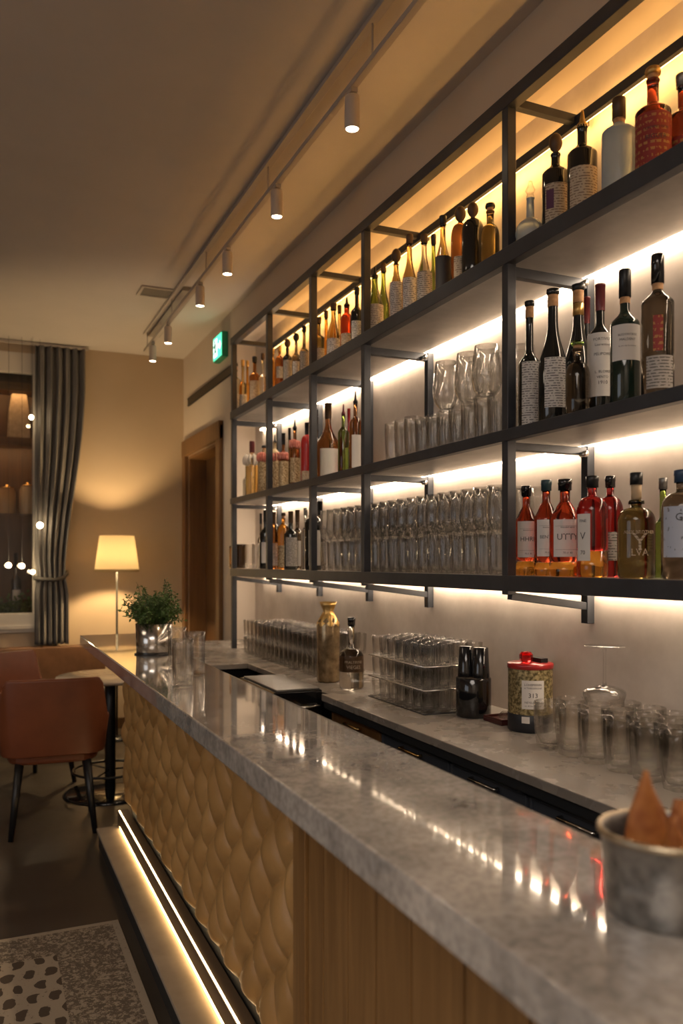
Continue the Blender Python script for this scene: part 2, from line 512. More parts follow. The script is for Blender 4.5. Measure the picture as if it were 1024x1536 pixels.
for (za, zb) in ((0.15, 1.0), (1.12, DZ - 0.15)):
    b.box((0.15, D0 - cy + 0.16, za), (0.165, D1 - cy - 0.16, zb))
b.build('door_leaf', M['walnut'], dr, bevel=0.006)
b = MB(); b.box((XN - 0.012, D0 - 0.13 - 0.28, 0), (XN, D0 - 0.13, 0.1)); struct('baseboard_right', b, M['walnut'])
b = MB(); b.box((W1 + 0.02, YB - 0.015, 0), (XN, YB, 0.1)); struct('baseboard_back', b, M['walnut'])
# window with white frame
b = MB()
fw = 0.07
b.box((W0, YB - 0.03, WZ0 - 0.05), (W1 + 0.03, YB + 0.1, WZ0 + 0.12))
b.box((W0, YB - 0.02, WZ1 - 0.18), (W1 + 0.03, YB + 0.05, WZ1))
for xx in (W0, -0.75, W1 - fw):
    b.box((xx, YB, WZ0), (xx + fw, YB + 0.05, WZ1))
b.box((W0, YB - 0.05, WZ0 - 0.02), (W1 + 0.03, YB + 0.12, WZ0 + 0.015))
struct('window_1', b, M['white_paint'], bevel=0.004)
m, nt, bb = new_mat('window_pane_glass')
bb.inputs['Base Color'].default_value = (1, 1, 1, 1); bb.inputs['Transmission Weight'].default_value = 1.0; bb.inputs['Roughness'].default_value = 0.0; bb.inputs['IOR'].default_value = 1.45
b = MB(); b.box((W0, YB + 0.052, WZ0 + 0.05), (W1, YB + 0.058, WZ1)); struct('window_2', b, m)

# ------------------------------------------------------------------ bar counter
ZB = CZ - 0.42
XB0, XB1, YBE = 0.523, 0.857, 4.90
bar = empty('bar_counter', (0.7, 2.0, 0), 'long bar counter with grey stone top, tufted tan leather front and oak boards', 'bar counter')
def L(x, y, z): return (x - 0.7, y - 2.0, z)
b = MB(); b.box(L(XB0, -1.2, ZB - 0.056), L(XB1, YBE, ZB)); b.build('stone_top', M['stone'], bar, bevel=0.004)
XP = 0.72
ZP = CZ - 1.28
b = MB()
b.box(L(0.752, -1.2, 0.0), L(XB1 - 0.02, 4.50, ZB - 0.056))
b.build('carcass', M['black'], bar)

# tufted panel
def tuft(y, z):
    # scale-like diamond pillows, each 0.21 wide and 0.26 high with a wandering outline
    yy = y + 0.014 * sin(z * 17 + y * 3) + 0.008 * sin(y * 23)
    zz = z + 0.018 * sin(y * 13 + 1.3) + 0.01 * sin(z * 21 + y * 7)
    a = yy / 0.19; c = zz / 0.215
    p = (a + c); q = (a - c)
    fp = abs(sin(p * pi)); fq = abs(sin(q * pi))
    h = (fp * fq + 1e-6) ** 0.48
    v = 0.5 + 0.5 * sin(a * pi * 2 + 1.0) * cos(c * pi)
    return 0.036 * h + 0.005 * v
PY0, PY1 = 1.885, 4.53
b = MB()
ny, nz = 300, 96
vs = []
for j in range(nz + 1):
    z = ZP + (ZB - 0.056 - ZP) * j / nz
    for i in range(ny + 1):
        y = PY0 + (PY1 - PY0) * i / ny
        edge = min(1, (y - PY0) / 0.03, (PY1 - y) / 0.04, (z - ZP) / 0.035)
        edge = max(0, edge) ** 0.5
        x = XP + 0.01 - tuft(y, z) * edge
        vs.append(L(x, y, z))
fs = []
W = ny + 1
for j in range(nz):
    for i in range(ny):
        fs.append((j * W + i, j * W + i + 1, (j + 1) * W + i + 1, (j + 1) * W + i))
b.add(vs, fs, True)
# closed sides and back so that the upholstery has thickness
b.box(L(XP + 0.012, PY0 + 0.002, ZP), L(XP + 0.03, PY1, ZB - 0.057))
b.build('tufted_panel', M['tan_leather'], bar)
# plank boards towards the camera
edges = [1.885, 1.80, 1.707, 1.573, 1.44, 1.296, 1.12, 0.95, 0.78, 0.6, 0.42, 0.24, 0.06, -0.12, -0.3, -0.5, -0.7, -0.9, -1.15]
for k, (y1, y0) in enumerate(zip(edges[:-1], edges[1:])):
    b = MB(); b.box(L(XP - (0.012 if k else 0.02), y0 + 0.0025, ZP - 0.1), L(XP + 0.03, y1 - 0.0025, ZB - 0.057))
    b.build('oak_board', M['oak'], bar, bevel=0.0025)
b = MB(); b.box(L(XP - 0.026, 1.868, ZB - 0.20), L(XP - 0.018, 1.880, ZB - 0.07)); b.build('gap_shade_strip', M['black'], bar)  # black strip put in for the shade of the gap beside the boards

# foot step with light strips in front of the bar
step = empty('foot_step', (0.64, 2.0, 0), 'low pale foot step with glowing light strips along the bar front', 'foot step')
def L2(x, y, z): return (x - 0.64, y - 2.0, z)
YS = 4.62
b = MB(); b.box(L2(0.592, -1.2, 0), L2(0.748, YS, 0.085)); b.build('plinth', M['dark_rubber'], step)
b = MB(); b.box(L2(0.580, -1.2, 0.085), L2(0.70, YS, 0.10)); b.build('tread', M['step'], step, bevel=0.003)
b = MB(); b.box(L2(0.692, -1.2, 0.118), L2(0.748, YS, 0.185)); b.build('light_channel', plain('brown_channel', (0.10, 0.07, 0.045), 0.5), step, bevel=0.002)
b = MB(); b.box(L2(0.696, -1.2, 0.1852), L2(0.702, YS - 0.02, 0.188)); b.build('light_strip', M['led_step'], step)
b = MB(); b.box(L2(0.694, -1.2, 0.1005), L2(0.710, YS - 0.06, 0.115)); b.build('light_strip', M['led_step_low'], step)

# ------------------------------------------------------------------ back counter
ZK = CZ - 0.60
bc = empty('back_counter', (1.7, 2.5, 0), 'low grey stone back counter with black fronts under the bottle shelves', 'counter')
def L3(x, y, z): return (x - 1.7, y - 2.5, z)
b = MB()
pts = [(1.417, -1.2), (XW - 0.001, -1.2), (XW - 0.001, YN - 0.005), (1.20, YN - 0.005), (1.20, 4.66), (1.45, 4.66), (1.45, 3.44), (1.417, 3.44)]
b.prism([(x - 1.7, y - 2.5) for x, y in pts], ZK - 0.03, ZK)
b.build('counter_top', M['counter'], bc, bevel=0.003)
b = MB(); b.box(L3(1.425, -1.2, ZK - 0.062), L3(1.50, 3.43, ZK - 0.031)); b.build('apron', plain('apron_steel', (0.035, 0.038, 0.044), 0.35, 0.3), bc, bevel=0.002)
b = MB(); b.box(L3(1.51, -1.2, 0.0), L3(XW - 0.002, 3.43, ZK - 0.031)); b.box(L3(1.52, 3.43, 0.0), L3(XW - 0.002, YN - 0.01, ZK - 0.031)); b.box(L3(1.22, 4.70, 0), L3(1.52, YN - 0.01, ZK - 0.031)); b.build('carcass', M['black'], bc)
ys = [3.40, 2.90, 2.38, 1.95, 1.50, 1.08, 0.62, 0.1]
for k, (y1, y0) in enumerate(zip(ys[:-1], ys[1:])):
    b = MB()
    z0, z1 = 0.12, ZK - 0.070
    b.box(L3(1.455, y0 + 0.008, z0), L3(1.51, y1 - 0.008, z1))
    fr = 0.010
    for q in ((y0 + 0.008, y0 + 0.008 + fr, z0, z1), (y1 - 0.008 - fr, y1 - 0.008, z0, z1), (y0 + 0.008, y1 - 0.008, z1 - fr, z1)):
        b.box(L3(1.447, q[0], q[2]), L3(1.456, q[1], q[3]))
    d = b.build('cabinet_door', M['oak_dark'] if k == 0 else (plain('door_blue_black', (0.055, 0.062, 0.078), 0.25) if k in (1, 2, 3, 5, 6) else M['galv']), bc, bevel=0.002)
    b = MB()
    hy = (y0 + y1) / 2
    hm = M['brass'] if k < 2 else M['chrome']
    b.tube([L3(1.447, hy - 0.07, z1 - 0.024), L3(1.43, hy - 0.07, z1 - 0.024), L3(1.43, hy + 0.07, z1 - 0.024), L3(1.447, hy + 0.07, z1 - 0.024)], 0.006)
    b.build('handle', hm, d)

# black bar machine in the gap of the counter
mc = empty('bar_appliance', (1.31, 3.74, 0), 'low black bar appliance with rounded grey lid behind the bar, beside the gold vase', 'bar machine')
b = MB()
pr = []
x0, x1, zt, zb = -0.13, 0.125, ZK + 0.015, 0.0
for k in range(7):
    a = pi / 2 * k / 6
    pr.append((x0 + 0.035 - 0.035 * cos(a), zt - 0.035 + 0.035 * sin(a)))
pr = [(x0, zb)] + pr + [(x1, zt), (x1, zb)]
b.prism(pr, -0.27, 0.27, 'y')
b.build('housing', M['black_gloss'], mc, bevel=0.006)
b = MB(); b.box((-0.09, -0.25, zt), (0.12, 0.25, zt + 0.008)); b.build('lid', noisy('lid_grey', (0.16, 0.15, 0.14), (0.2, 0.19, 0.18), 9, 0.35), mc, bevel=0.003)
b = MB(); b.tube([(0.0, -0.275, zt - 0.07), (0.0, -0.30, zt - 0.07), (0.10, -0.30, zt - 0.07), (0.10, -0.275, zt - 0.07)], 0.008); b.build('handle', M['chrome'], mc)

# ------------------------------------------------------------------ wall shelf unit
Z1T, Z1B = CZ + 1.045, CZ + 0.990
Z2T, Z2B = CZ + 0.441, CZ + 0.402
Z3T, Z3B = CZ - 0.045, CZ - 0.097
ZR0, ZR1 = CZ + 1.511, CZ + 1.558
POST = [5.52, 4.76, 4.04, 3.39, 2.28, 0.95, -0.3]
YE, Y0 = 5.54, -0.32
sh = empty('shelf_unit', (XW, 3.0, 0), 'tall black steel shelf unit with lit grey shelves fixed along the niche wall', 'shelving')
def L4(x, y, z): return (x - XW, y - 3.0, z)
pw = 0.034
for k, y in enumerate(POST):
    b = MB(); zb = ZK if k == 0 else Z3B - 0.012
    b.box(L4(XS, y - pw / 2, zb), L4(XS + pw, y + pw / 2, ZR0)); b.build('front_post', M['steel'], sh, bevel=0.002)
    if k > 0 or True:
        b = MB(); b.box(L4(XW - 0.032, y - pw / 2, CZ - 0.215), L4(XW - 0.001, y + pw / 2, Z1B)); b.build('wall_post', M['steel'], sh, bevel=0.002)
    for (z, hh) in ((ZR0 + 0.024, 0.028), (Z1B - 0.022, 0.034), (Z2B - 0.016, 0.026)):
        b = MB(); b.bar(L4(XS + pw * 0.6, y, z), L4(XW - 0.02, y, z), 0.028, hh)
        b.build('cross_arm', M['steel'], sh, bevel=0.0015)
    b = MB(); b.bar(L4(XS + 0.02, y, Z3B - 0.016), L4(XW - 0.02, y, CZ - 0.155), 0.026, 0.026); b.build('bracket', M['steel'], sh, bevel=0.0015)
    for z in (Z1B - 0.03, Z2B - 0.03):
        b = MB()
        b.tube([L4(XW - 0.06, y - 0.018, z), L4(XW - 0.06, y - 0.045, z)], 0.011, 10)
        b.build('bolt', M['chrome'], sh)
b = MB(); b.box(L4(XS - 0.004, Y0, ZR0), L4(XS + 0.036, YE, ZR1)); b.build('top_rail', M['steel'], sh, bevel=0.002)
b = MB(); b.box(L4(XW - 0.085, Y0, ZR0 - 0.004), L4(XW - 0.065, YE, ZR1 - 0.016)); b.build('rear_rail', M['steel'], sh, bevel=0.002)
for (zt, zb) in ((Z1T, Z1B), (Z2T, Z2B), (Z3T, Z3B)):
    b = MB(); b.box(L4(XS - 0.006, Y0, zb), L4(XS + 0.03, YE, zt)); b.build('edge_rail', M['steel'], sh, bevel=0.002)
    b = MB(); b.box(L4(XS + 0.0305, Y0, zb + 0.004), L4(XW - 0.034, YE, zt - 0.001)); b.box(L4(XW - 0.036, Y0, zb + 0.016), L4(XW - 0.001, YE, zt - 0.001)); o = b.build('shelf_board', M['shelf_stone'], sh)
    b = MB(); b.box(L4(XW - 0.032, Y0, zb + 0.002), L4(XW - 0.002, 5.90, zb + 0.014)); b.build('light_strip', M['led_white'], sh)
b = MB(); b.box(L4(1.932, Y0, Z1T + 0.002), L4(1.944, YE, Z1T + 0.018)); b.build('light_strip', M['led_amber'], sh)
b = MB(); b.box(L4(1.927, Y0, Z1T - 0.001), L4(1.930, YE, Z1T + 0.024)); b.build('added_lip', M['steel'], sh)  # added lip, hidden by bottles, keeps amber light off the room ceiling
b = MB(); b.box(L4(XW - 0.0645, Y0, ZR0), L4(XW - 0.059, YE, ZR1 - 0.018)); b.build('light_strip', M['led_amber'], sh)

# ------------------------------------------------------------------ track light
XT = 1.286
tr = empty('track_light_rail', (XT, 4.0, ZC), 'long suspended ceiling track rail running above the bar', 'track light')
ZT = CZ + 1.795
b = MB(); b.box((-0.018, -4.5, -0.022), (0.018, 3.05, -0.001)); b.build('ceiling_rail', M['rail_grey'], tr, bevel=0.002)
b = MB(); b.box((-0.014, -4.5, ZT - ZC - 0.011), (0.014, 3.05, ZT - ZC + 0.011)); b.build('hanging_rail', M['rail_grey'], tr, bevel=0.002)
for y in (-3.3, -1.36, -0.2, 1.0, 2.0, 2.95):
    b = MB(); b.tube([(0, y, -0.02), (0, y, ZT - ZC)], 0.004, 8); b.build('hanger_rod', M['rail_grey'], tr)
b = MB(); b.box((0.02, 1.75, -0.03), (0.12, 3.05, -0.001)); b.build('driver_box', plain('driver_grey', (0.26, 0.23, 0.20), 0.5), tr, bevel=0.003)
names = ['nearest the camera, largest of the row', 'second from the camera', 'third from the camera', 'fourth from the camera', 'fifth from the camera', 'farthest from the camera, smallest of the row']
sp0 = None
for k, px in enumerate((528, 415, 341, 300, 252, 229)):
    y = on_x(px, XT)
    zb_ = CZ + 1.632
    if sp0 is None:
        s0 = empty('track_spotlight', (XT, y, zb_), '', 'spotlight', 'track spotlights above the bar')
        b = MB()
        b.lathe([(0.024, 0.003), (0.028, 0.0), (0.0285, 0.004), (0.0285, 0.122), (0.026, 0.126), (0.0, 0.126)], 28)
        b.build('lamp_body', M['lamp_white'], s0)
        b = MB(); b.lathe([(0, 0.006), (0.0245, 0.006), (0.0245, 0.009), (0, 0.009)], 28); b.build('lens', M['lamp_disc'], s0)
        b = MB(); b.tube([(0, 0, 0.125), (0, 0, ZT - zb_ - 0.008)], 0.006, 10); b.box((-0.013, -0.022, ZT - zb_ - 0.028), (0.013, 0.022, ZT - zb_ - 0.0115)); b.build('stem', M['rail_grey'], s0)
        sp0 = s0
        o = s0
    else:
        o = copy_tree(sp0, (XT, y, zb_))
    o['label'] = 'pale cylindrical spotlight hanging from the ceiling track, ' + names[k]
    l = bpy.data.lights.new('spot_glow', 'SPOT'); l.energy = SPOT_W; l.spot_size = radians(95); l.spot_blend = 0.7; l.color = (1.0, 0.74, 0.48); l.shadow_soft_size = 0.02
    lo = bpy.data.objects.new('spot_glow', l); COL.objects.link(lo); lo.location = (XT, y, zb_ - 0.01)

# ceiling vent
def on_z(px, py, Z):
    d = (CZ - Z) * F / (py - HY)
    r = (px - 512) / F * d
    return r * C_ + d * S_, d * C_ - r * S_
vx, vy = on_z(238, 438, ZC)
vt = empty('ceiling_vent', (vx, vy, ZC), 'small square air vent in the ceiling left of the track rail', 'vent')
b = MB(); b.box((-0.14, -0.11, -0.012), (0.14, -0.09, -0.001)); b.box((-0.14, 0.09, -0.012), (0.14, 0.11, -0.001)); b.box((-0.14, -0.09, -0.012), (-0.12, 0.09, -0.001)); b.box((0.12, -0.09, -0.012), (0.14, 0.09, -0.001)); b.build('vent_frame', M['rail_grey'], vt)
b = MB()
for k in range(7): b.bar((-0.12, -0.075 + k * 0.025, -0.006), (0.12, -0.075 + k * 0.025, -0.006), 0.012, 0.003)
b.build('louvre', plain('vent_dark', (0.16, 0.14, 0.12), 0.6), vt)

# linear slot vent on the right wall
va = CZ + 1.493
o = MB(); o.box((-0.012, 6.14, va - 0.035), (0.0, 7.60, va + 0.035))
o.box((-0.016, 6.14, va + 0.028), (0.0, 7.60, va + 0.035)); o.box((-0.016, 6.14, va - 0.035), (0.0, 7.60, va - 0.028))
o = o.build('slot_vent', M['black'], loc=(XN, 0, 0)); tag(o, 'long narrow black slot vent high on the wall above the door', 'vent')

# exit sign
sy0, sy1, sz0, sz1 = 6.27, 6.53, CZ + 1.62, CZ + 1.82
es = empty('exit_sign', (XN, (sy0 + sy1) / 2, (sz0 + sz1) / 2), 'green and white glowing emergency exit sign on the wall near the shelves', 'sign')
hw, hh = (sy1 - sy0) / 2, (sz1 - sz0) / 2
b = MB(); b.box((-0.0505, -hw, -hh), (-0.001, hw, hh)); b.build('housing', plain('sign_green', (0.02, 0.30, 0.16), 0.4), es, bevel=0.004)
b = MB(); b.box((-0.0535, -hw + 0.01, -hh + 0.01), (-0.0505, hw - 0.01, hh - 0.01)); b.build('lit_face', emit('sign_green_light', (0.10, 0.85, 0.42), 1.3), es)
b = MB(); b.box((-0.057, 0.0, -hh + 0.03), (-0.054, hw - 0.03, hh - 0.03)); b.build('lit_panel', emit('sign_white_light', (0.72, 1.0, 0.86), 2.2), es)
gm = plain('sign_figure', (0.02, 0.35, 0.18), 0.5)
b = MB()
def sg(a, c, w): b.bar((-0.059, a[0] * 0.8 - 0.025, a[1] * 0.85), (-0.059, c[0] * 0.8 - 0.025, c[1] * 0.85), 0.004, w)
b.prism([(0.055 + 0.016 * cos(t * pi / 5), 0.05 + 0.016 * sin(t * pi / 5)) for t in range(10)], -0.061, -0.057, 'x')
sg((0.10, 0.045), (0.085, -0.01), 0.03); sg((0.085, -0.01), (0.12, -0.06), 0.018); sg((0.085, -0.01), (0.05, -0.05), 0.018); sg((0.10, 0.03), (0.135, 0.01), 0.013); sg((0.10, 0.03), (0.06, 0.02), 0.013)
b.build('running_figure', gm, es)
b = MB(); b.prism([(-0.115, 0.0), (-0.08, 0.035), (-0.08, 0.014), (-0.02, 0.014), (-0.02, -0.014), (-0.08, -0.014), (-0.08, -0.035)], -0.058, -0.054, 'x'); b.build('arrow', emit('sign_arrow', (0.72, 1.0, 0.86), 1.8), es)

# ------------------------------------------------------------------ bottles
def sm(t): return (1 - cos(pi * t)) / 2


KIND = {  # body top, shoulder top, neck radius, shoulder style
    'bordeaux': (0.60, 0.705, 0.33, 'round'),
    'tall': (0.50, 0.62, 0.34, 'round'),
    'slope': (0.42, 0.76, 0.34, 'slope'),
    'carafe': (0.42, 0.56, 0.24, 'dome'),
    'jug': (0.52, 0.67, 0.30, 'dome'),
    'flask': (0.59, 0.77, 0.33, 'cone'),
    'angular': (0.66, 0.76, 0.32, 'round'),
    'squat': (0.52, 0.72, 0.40, 'dome'),
    'broad': (0.62, 0.80, 0.30, 'dome'),
    'decanter': (0.45, 0.74, 0.25, 'slope'),
}


def body_profile(kind, h, r, top):
    bf, sf, nr, st = KIND[kind]
    n = nr * r
    p = [(0, 0.004), (r * 0.55, 0.003), (r * 0.9, 0.0), (r, r * 0.16)]
    p.append((r, h * bf * 0.5)); p.append((r, h * bf))
    for k in range(1, 9):
        t = k / 8
        z = h * (bf + (sf - bf) * t)
        if st == 'cone': rr = r + (n - r) * (t ** 1.15)
        elif st == 'dome': rr = n + (r - n) * math.sqrt(max(0, 1 - t ** 2.2))
        elif st == 'slope': rr = r + (n - r) * sm(t ** 0.8)
        else: rr = r + (n - r) * sm(t)
        p.append((rr, z))
    p.append((n * 0.97, h * (sf + top) / 2))
    p.append((n, h * top - 0.006)); p.append((n * 1.14, h * top - 0.005)); p.append((n * 1.14, h * top)); p.append((0, h * top))
    return p


def patch(R, a0, a1, z0, z1, n=12, t=0.0008):
    b = MB(); vs = []; fs = []
    for k in range(n + 1):
        a = a0 + (a1 - a0) * k / n
        vs.append((R * cos(a), R * sin(a), z0)); vs.append((R * cos(a), R * sin(a), z1))
    for k in range(n):
        fs.append((2 * k, 2 * k + 1, 2 * k + 3, 2 * k + 2))
    b.add(vs, fs, True)
    return b


def lettering(txt, width, R, ang, zc, mat, parent, hmax=1.0, name='lettering'):
    cu = bpy.data.curves.new('lettering', 'FONT'); cu.body = txt; cu.size = 1.0; cu.align_x = 'CENTER'; cu.align_y = 'CENTER'; cu.resolution_u = 2
    to = bpy.data.objects.new('lettering', cu); COL.objects.link(to)
    dg = bpy.context.evaluated_depsgraph_get()
    me = bpy.data.meshes.new_from_object(to.evaluated_get(dg))
    bpy.data.objects.remove(to)
    xs = [v.co.x for v in me.vertices]; ysz = [v.co.y for v in me.vertices]
    if not xs: return
    sc = width / (max(xs) - min(xs))
    sc = min(sc, hmax / max(1e-6, (max(ysz) - min(ysz))))
    for v in me.vertices:
        x, y = v.co.x * sc, v.co.y * sc
        a = ang + x / R
        v.co = (R * cos(a), R * sin(a), zc + y)
    me.materials.clear(); me.materials.append(mat)
    o = bpy.data.objects.new(name, me); COL.objects.link(o); o.parent = parent
    return o


PLACED = []


def bottle(label, px, top, w, kind, gm, cap, X=1.70, zs=Z2T, tag_=None, seg=26, y=None, h=None, r=None, group=None, cat='bottle', name='bottle', lab=None, text=(), ang=None, extra=None):
    """lab = (material, z0, z1, half angle); cap = (style, material)"""
    if y is None:
        while X < 1.88:
            Y = on_x(px, X); r_t = w * depth(X, Y) / F / 2
            if all(abs(zs - q[3]) > 0.01 or math.hypot(X - q[0], Y - q[1]) > r_t + q[2] + 0.002 for q in PLACED): break
            X += 0.004
    else: Y = y
    d = depth(X, Y)
    r = w * d / F / 2 if r is None else r
    PLACED.append((X, Y, r, zs))
    h = z_at(top, X, Y) - zs if h is None else h
    o = empty(name, (X, Y, zs), label, cat, group)
    style, cm = cap
    ctop = {'foil': 0.99, 'cap': 0.93, 'cork': 0.90, 'pourer': 0.86, 'ball': 0.80, 'tall': 0.86, 'corkneck': 0.74, 'wine': 0.985}[style]
    b = MB(); pr_ = body_profile(kind, h, r, ctop)
    if isinstance(gm, tuple):       # body in two colours, the lower part amber
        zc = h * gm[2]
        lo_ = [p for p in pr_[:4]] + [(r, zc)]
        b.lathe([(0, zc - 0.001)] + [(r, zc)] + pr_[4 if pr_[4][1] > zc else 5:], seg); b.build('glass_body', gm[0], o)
        b = MB(); b.lathe(lo_[:-1] + [(r, zc - 0.0015), (0, zc - 0.0015)], seg); b.build('lower_part', gm[1], o)
    else: b.lathe(pr_, seg); b.build('glass_body', gm, o)
    n = KIND[kind][2] * r
    b = MB()
    if style == 'foil':
        b.lathe([(n * 1.10, h * 0.80), (n * 1.12, h * 0.81), (n * 1.16, h * 0.985), (n * 1.24, h * 0.985), (n * 1.24, h), (0, h)], 20); b.build('foil_cap', cm, o)
    elif style == 'tall':
        b.lathe([(0, h * 0.80), (n * 1.25, h * 0.80), (n * 1.25, h * 0.99), (n * 1.15, h), (0, h)], 20); b.build('stopper', cm, o)
        b = MB(); b.lathe([(n * 1.06, h * 0.755), (n * 1.08, h * 0.80), (n * 1.0, h * 0.80)], 20); b.build('neck_band', M['cork'], o)
    elif style == 'corkneck':
        b.lathe([(0, h * 0.74), (n * 0.9, h * 0.745), (n * 0.92, h * 0.89), (0, h * 0.89)], 18); b.build('cork', plain('pale_cork', (0.50, 0.36, 0.22), 0.7) if 'pale_cork' not in bpy.data.materials else bpy.data.materials['pale_cork'], o)
        b = MB(); b.lathe([(0, h * 0.885), (n * 1.12, h * 0.885), (n * 1.14, h * 0.995), (n, h), (0, h)], 20); b.build('stopper', cm, o)
        b = MB(); b.lathe([(n * 1.0, h * 0.70), (n * 1.4, h * 0.70), (n * 1.4, h * 0.735), (n * 1.0, h * 0.738)], 22); b.build('neck_ring', gm, o)
    elif style == 'wine':
        b.lathe([(n * 1.04, h * 0.87), (n * 1.06, h * 0.875), (n * 1.08, h * 0.955), (n * 1.0, h * 0.956)], 20); b.build('neck_band', M['cork'], o)
        b = MB(); b.lathe([(n * 1.06, h * 0.957), (n * 1.3, h * 0.965), (n * 1.3, h * 0.996), (n * 1.1, h), (0, h)], 20); b.build('cap', cm, o)
    elif style == 'cap':
        b.lathe([(n * 1.16, h * 0.885), (n * 1.3, h * 0.885), (n * 1.3, h * 0.945), (n * 1.38, h * 0.95), (n * 1.38, h * 0.995), (n * 1.2, h), (0, h)], 20); b.build('screw_cap', cm, o)
    elif style == 'cork':
        b.lathe([(0, h * 0.89), (n * 0.85, h * 0.89), (n * 0.9, h * 0.945), (0, h * 0.945)], 16); b.build('cork', M['cork'], o)
        b = MB(); b.lathe([(0, h * 0.945), (n * 1.3, h * 0.945), (n * 1.35, h * 0.97), (n * 1.2, h), (0, h)], 18); b.build('stopper', cm, o)
    elif style == 'pourer':
        b.lathe([(0, h * 0.84), (n * 1.15, h * 0.845), (n * 1.15, h * 0.875), (n * 0.6, h * 0.90), (n * 0.32, h * 0.985), (n * 0.25, h), (0, h)], 14); b.build('pouring_spout', cm, o)
    elif style == 'ball':
        R = h * 0.09
        b.lathe([(0, h * 0.79), (n * 0.8, h * 0.80)] + [(max(R * 0.72 * sin(t * pi / 8), n * 0.4), h * 0.82 + R - R * cos(t * pi / 8)) for t in range(1, 8)] + [(0, h)], 12, smooth=True); b.build('stopper', cm, o)
    a = ang if ang is not None else math.atan2(-Y, -X) + 0.18
    if lab:
        lm, f0, f1, ha = lab
        lb = patch(r * 1.008 + 0.0003, a - ha, a + ha, h * f0, h * f1).build('paper_label', lm, o)
        for (t, f, wf, tm) in text:
            lettering(t, r * wf, r * 1.014 + 0.0005, a, h * f, tm, lb, hmax=h * 0.07)
    if extra: extra(o, h, r, n, a)
    return o


SPOUT = ('pourer', M['black'])
# ---- near bay, middle shelf (wine bottles)
MS = dict(zs=Z2T)
bottle('slim dark wine bottle with grey label, right of the thick post, middle shelf', 794, 452, 34, 'tall', M['g_wine'], ('wine', M['black']), lab=(M['print'], 0.04, 0.52, 0.9), **MS)
bottle('dark wine bottle with flared neck and tall white back label on the middle shelf', 829, 434, 44, 'slope', M['g_wine'], ('wine', M['g_wine']), lab=(M['print'], 0.12, 0.48, 0.75), X=1.70, **MS)
bottle('sloping dark bottle with gold foil neck behind the small clear bottle on the middle shelf', 867, 427, 44, 'slope', M['g_wine'], ('wine', M['black']), X=1.76, **MS,
       extra=lambda o, h, r, n, a: (lambda b: (b.lathe([(n * 1.06, h * 0.78), (n * 1.10, h * 0.78), (n * 1.12, h * 0.865), (n * 1.0, h * 0.865)], 20), b.build('gold_collar', M['gold_foil'], o)))(MB()))
bottle('dark bottle with burgundy neck half hidden behind the shelf wall post, middle shelf', 880, 446, 24, 'tall', M['g_wine'], ('foil', M['burgundy']), X=1.84, **MS)
bottle('small smoky clear bottle with a cork standing in front on the middle shelf', 866, 512, 36, 'squat', M['g_smoke'], ('cork', M['g_green']), X=1.665, **MS)
bottle('bottle almost covered by a large white lettered label, burgundy neck, middle shelf', 900, 427, 38, 'bordeaux', M['g_wine'], ('foil', M['burgundy']), X=1.70, **MS, lab=(M['paper'], 0.15, 0.62, 1.5),
       text=[('FORTIVIUS', 0.57, 1.45, M['ink']), ('Laurentino', 0.53, 1.2, M['ink']), ('PELIPOIRE', 0.46, 1.35, M['ink']), ('L. BLOIRE', 0.33, 1.2, M['ink']), ('VENTO', 0.29, 0.9, M['ink']), ('1910', 0.25, 0.7, M['ink'])])
bottle('green-black wine bottle with black foil and square white label, middle shelf', 937, 405, 43, 'bordeaux', M['g_winegreen'], ('tall', M['black']), X=1.70, **MS, lab=(M['paper'], 0.33, 0.585, 1.15),
       text=[('BLEDONTRISE', 0.51, 1.3, M['ink']), ('MALDENT', 0.475, 1.1, M['ink']), ('le cru de la maison', 0.43, 1.2, M['ink'])])
bottle('clear brown bottle with tall black stopper and red emblem, farthest right on the middle shelf', 986, 382, 47, 'angular', M['g_smoke'], ('tall', M['black_gloss']), X=1.70, **MS, lab=(M['print_grey'], 0.07, 0.29, 0.9),
       extra=lambda o, h, r, n, a: (patch(r * 1.01 + 0.0004, a - 0.45, a + 0.15, h * 0.32, h * 0.56).build('red_emblem', M['print_red'], o)))

# ---- near bay, bottom shelf (amber and red bottles)
BS = dict(zs=Z3T)
def txt(s, f=0.40, w=1.4): return [(s, f, w, M['ink']), ('____________', 0.53, 1.6, M['ink']), ('blended spirit', 0.50, 0.9, M['ink']), ('____________', 0.29, 1.6, M['ink']), ('70 cl  40', 0.24, 0.6, M['ink'])]
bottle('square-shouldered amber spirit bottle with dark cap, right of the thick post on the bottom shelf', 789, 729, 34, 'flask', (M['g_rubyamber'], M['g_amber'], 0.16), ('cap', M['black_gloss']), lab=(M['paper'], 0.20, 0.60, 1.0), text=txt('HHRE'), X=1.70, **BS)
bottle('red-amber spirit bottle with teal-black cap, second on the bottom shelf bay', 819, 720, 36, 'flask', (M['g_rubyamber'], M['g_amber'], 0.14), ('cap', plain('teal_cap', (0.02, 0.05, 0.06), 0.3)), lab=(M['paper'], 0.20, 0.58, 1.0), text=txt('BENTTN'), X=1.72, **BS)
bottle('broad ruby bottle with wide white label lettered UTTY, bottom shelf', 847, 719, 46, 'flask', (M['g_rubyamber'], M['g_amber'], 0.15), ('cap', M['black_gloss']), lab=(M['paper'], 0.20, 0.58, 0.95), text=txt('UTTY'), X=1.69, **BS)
bottle('ruby and orange bottle with narrow white label marked with a V, bottom shelf', 888, 714, 46, 'broad', (M['g_ruby'], M['g_amber'], 0.26), ('cap', M['black']), lab=(M['paper'], 0.16, 0.62, 0.50), ang=math.atan2(-1, -1.9) - 0.25, text=[('V', 0.40, 0.6, M['ink']), ('FINE', 0.55, .5, M['ink']), ('70', 0.24, .35, M['ink'])], X=1.68, **BS)
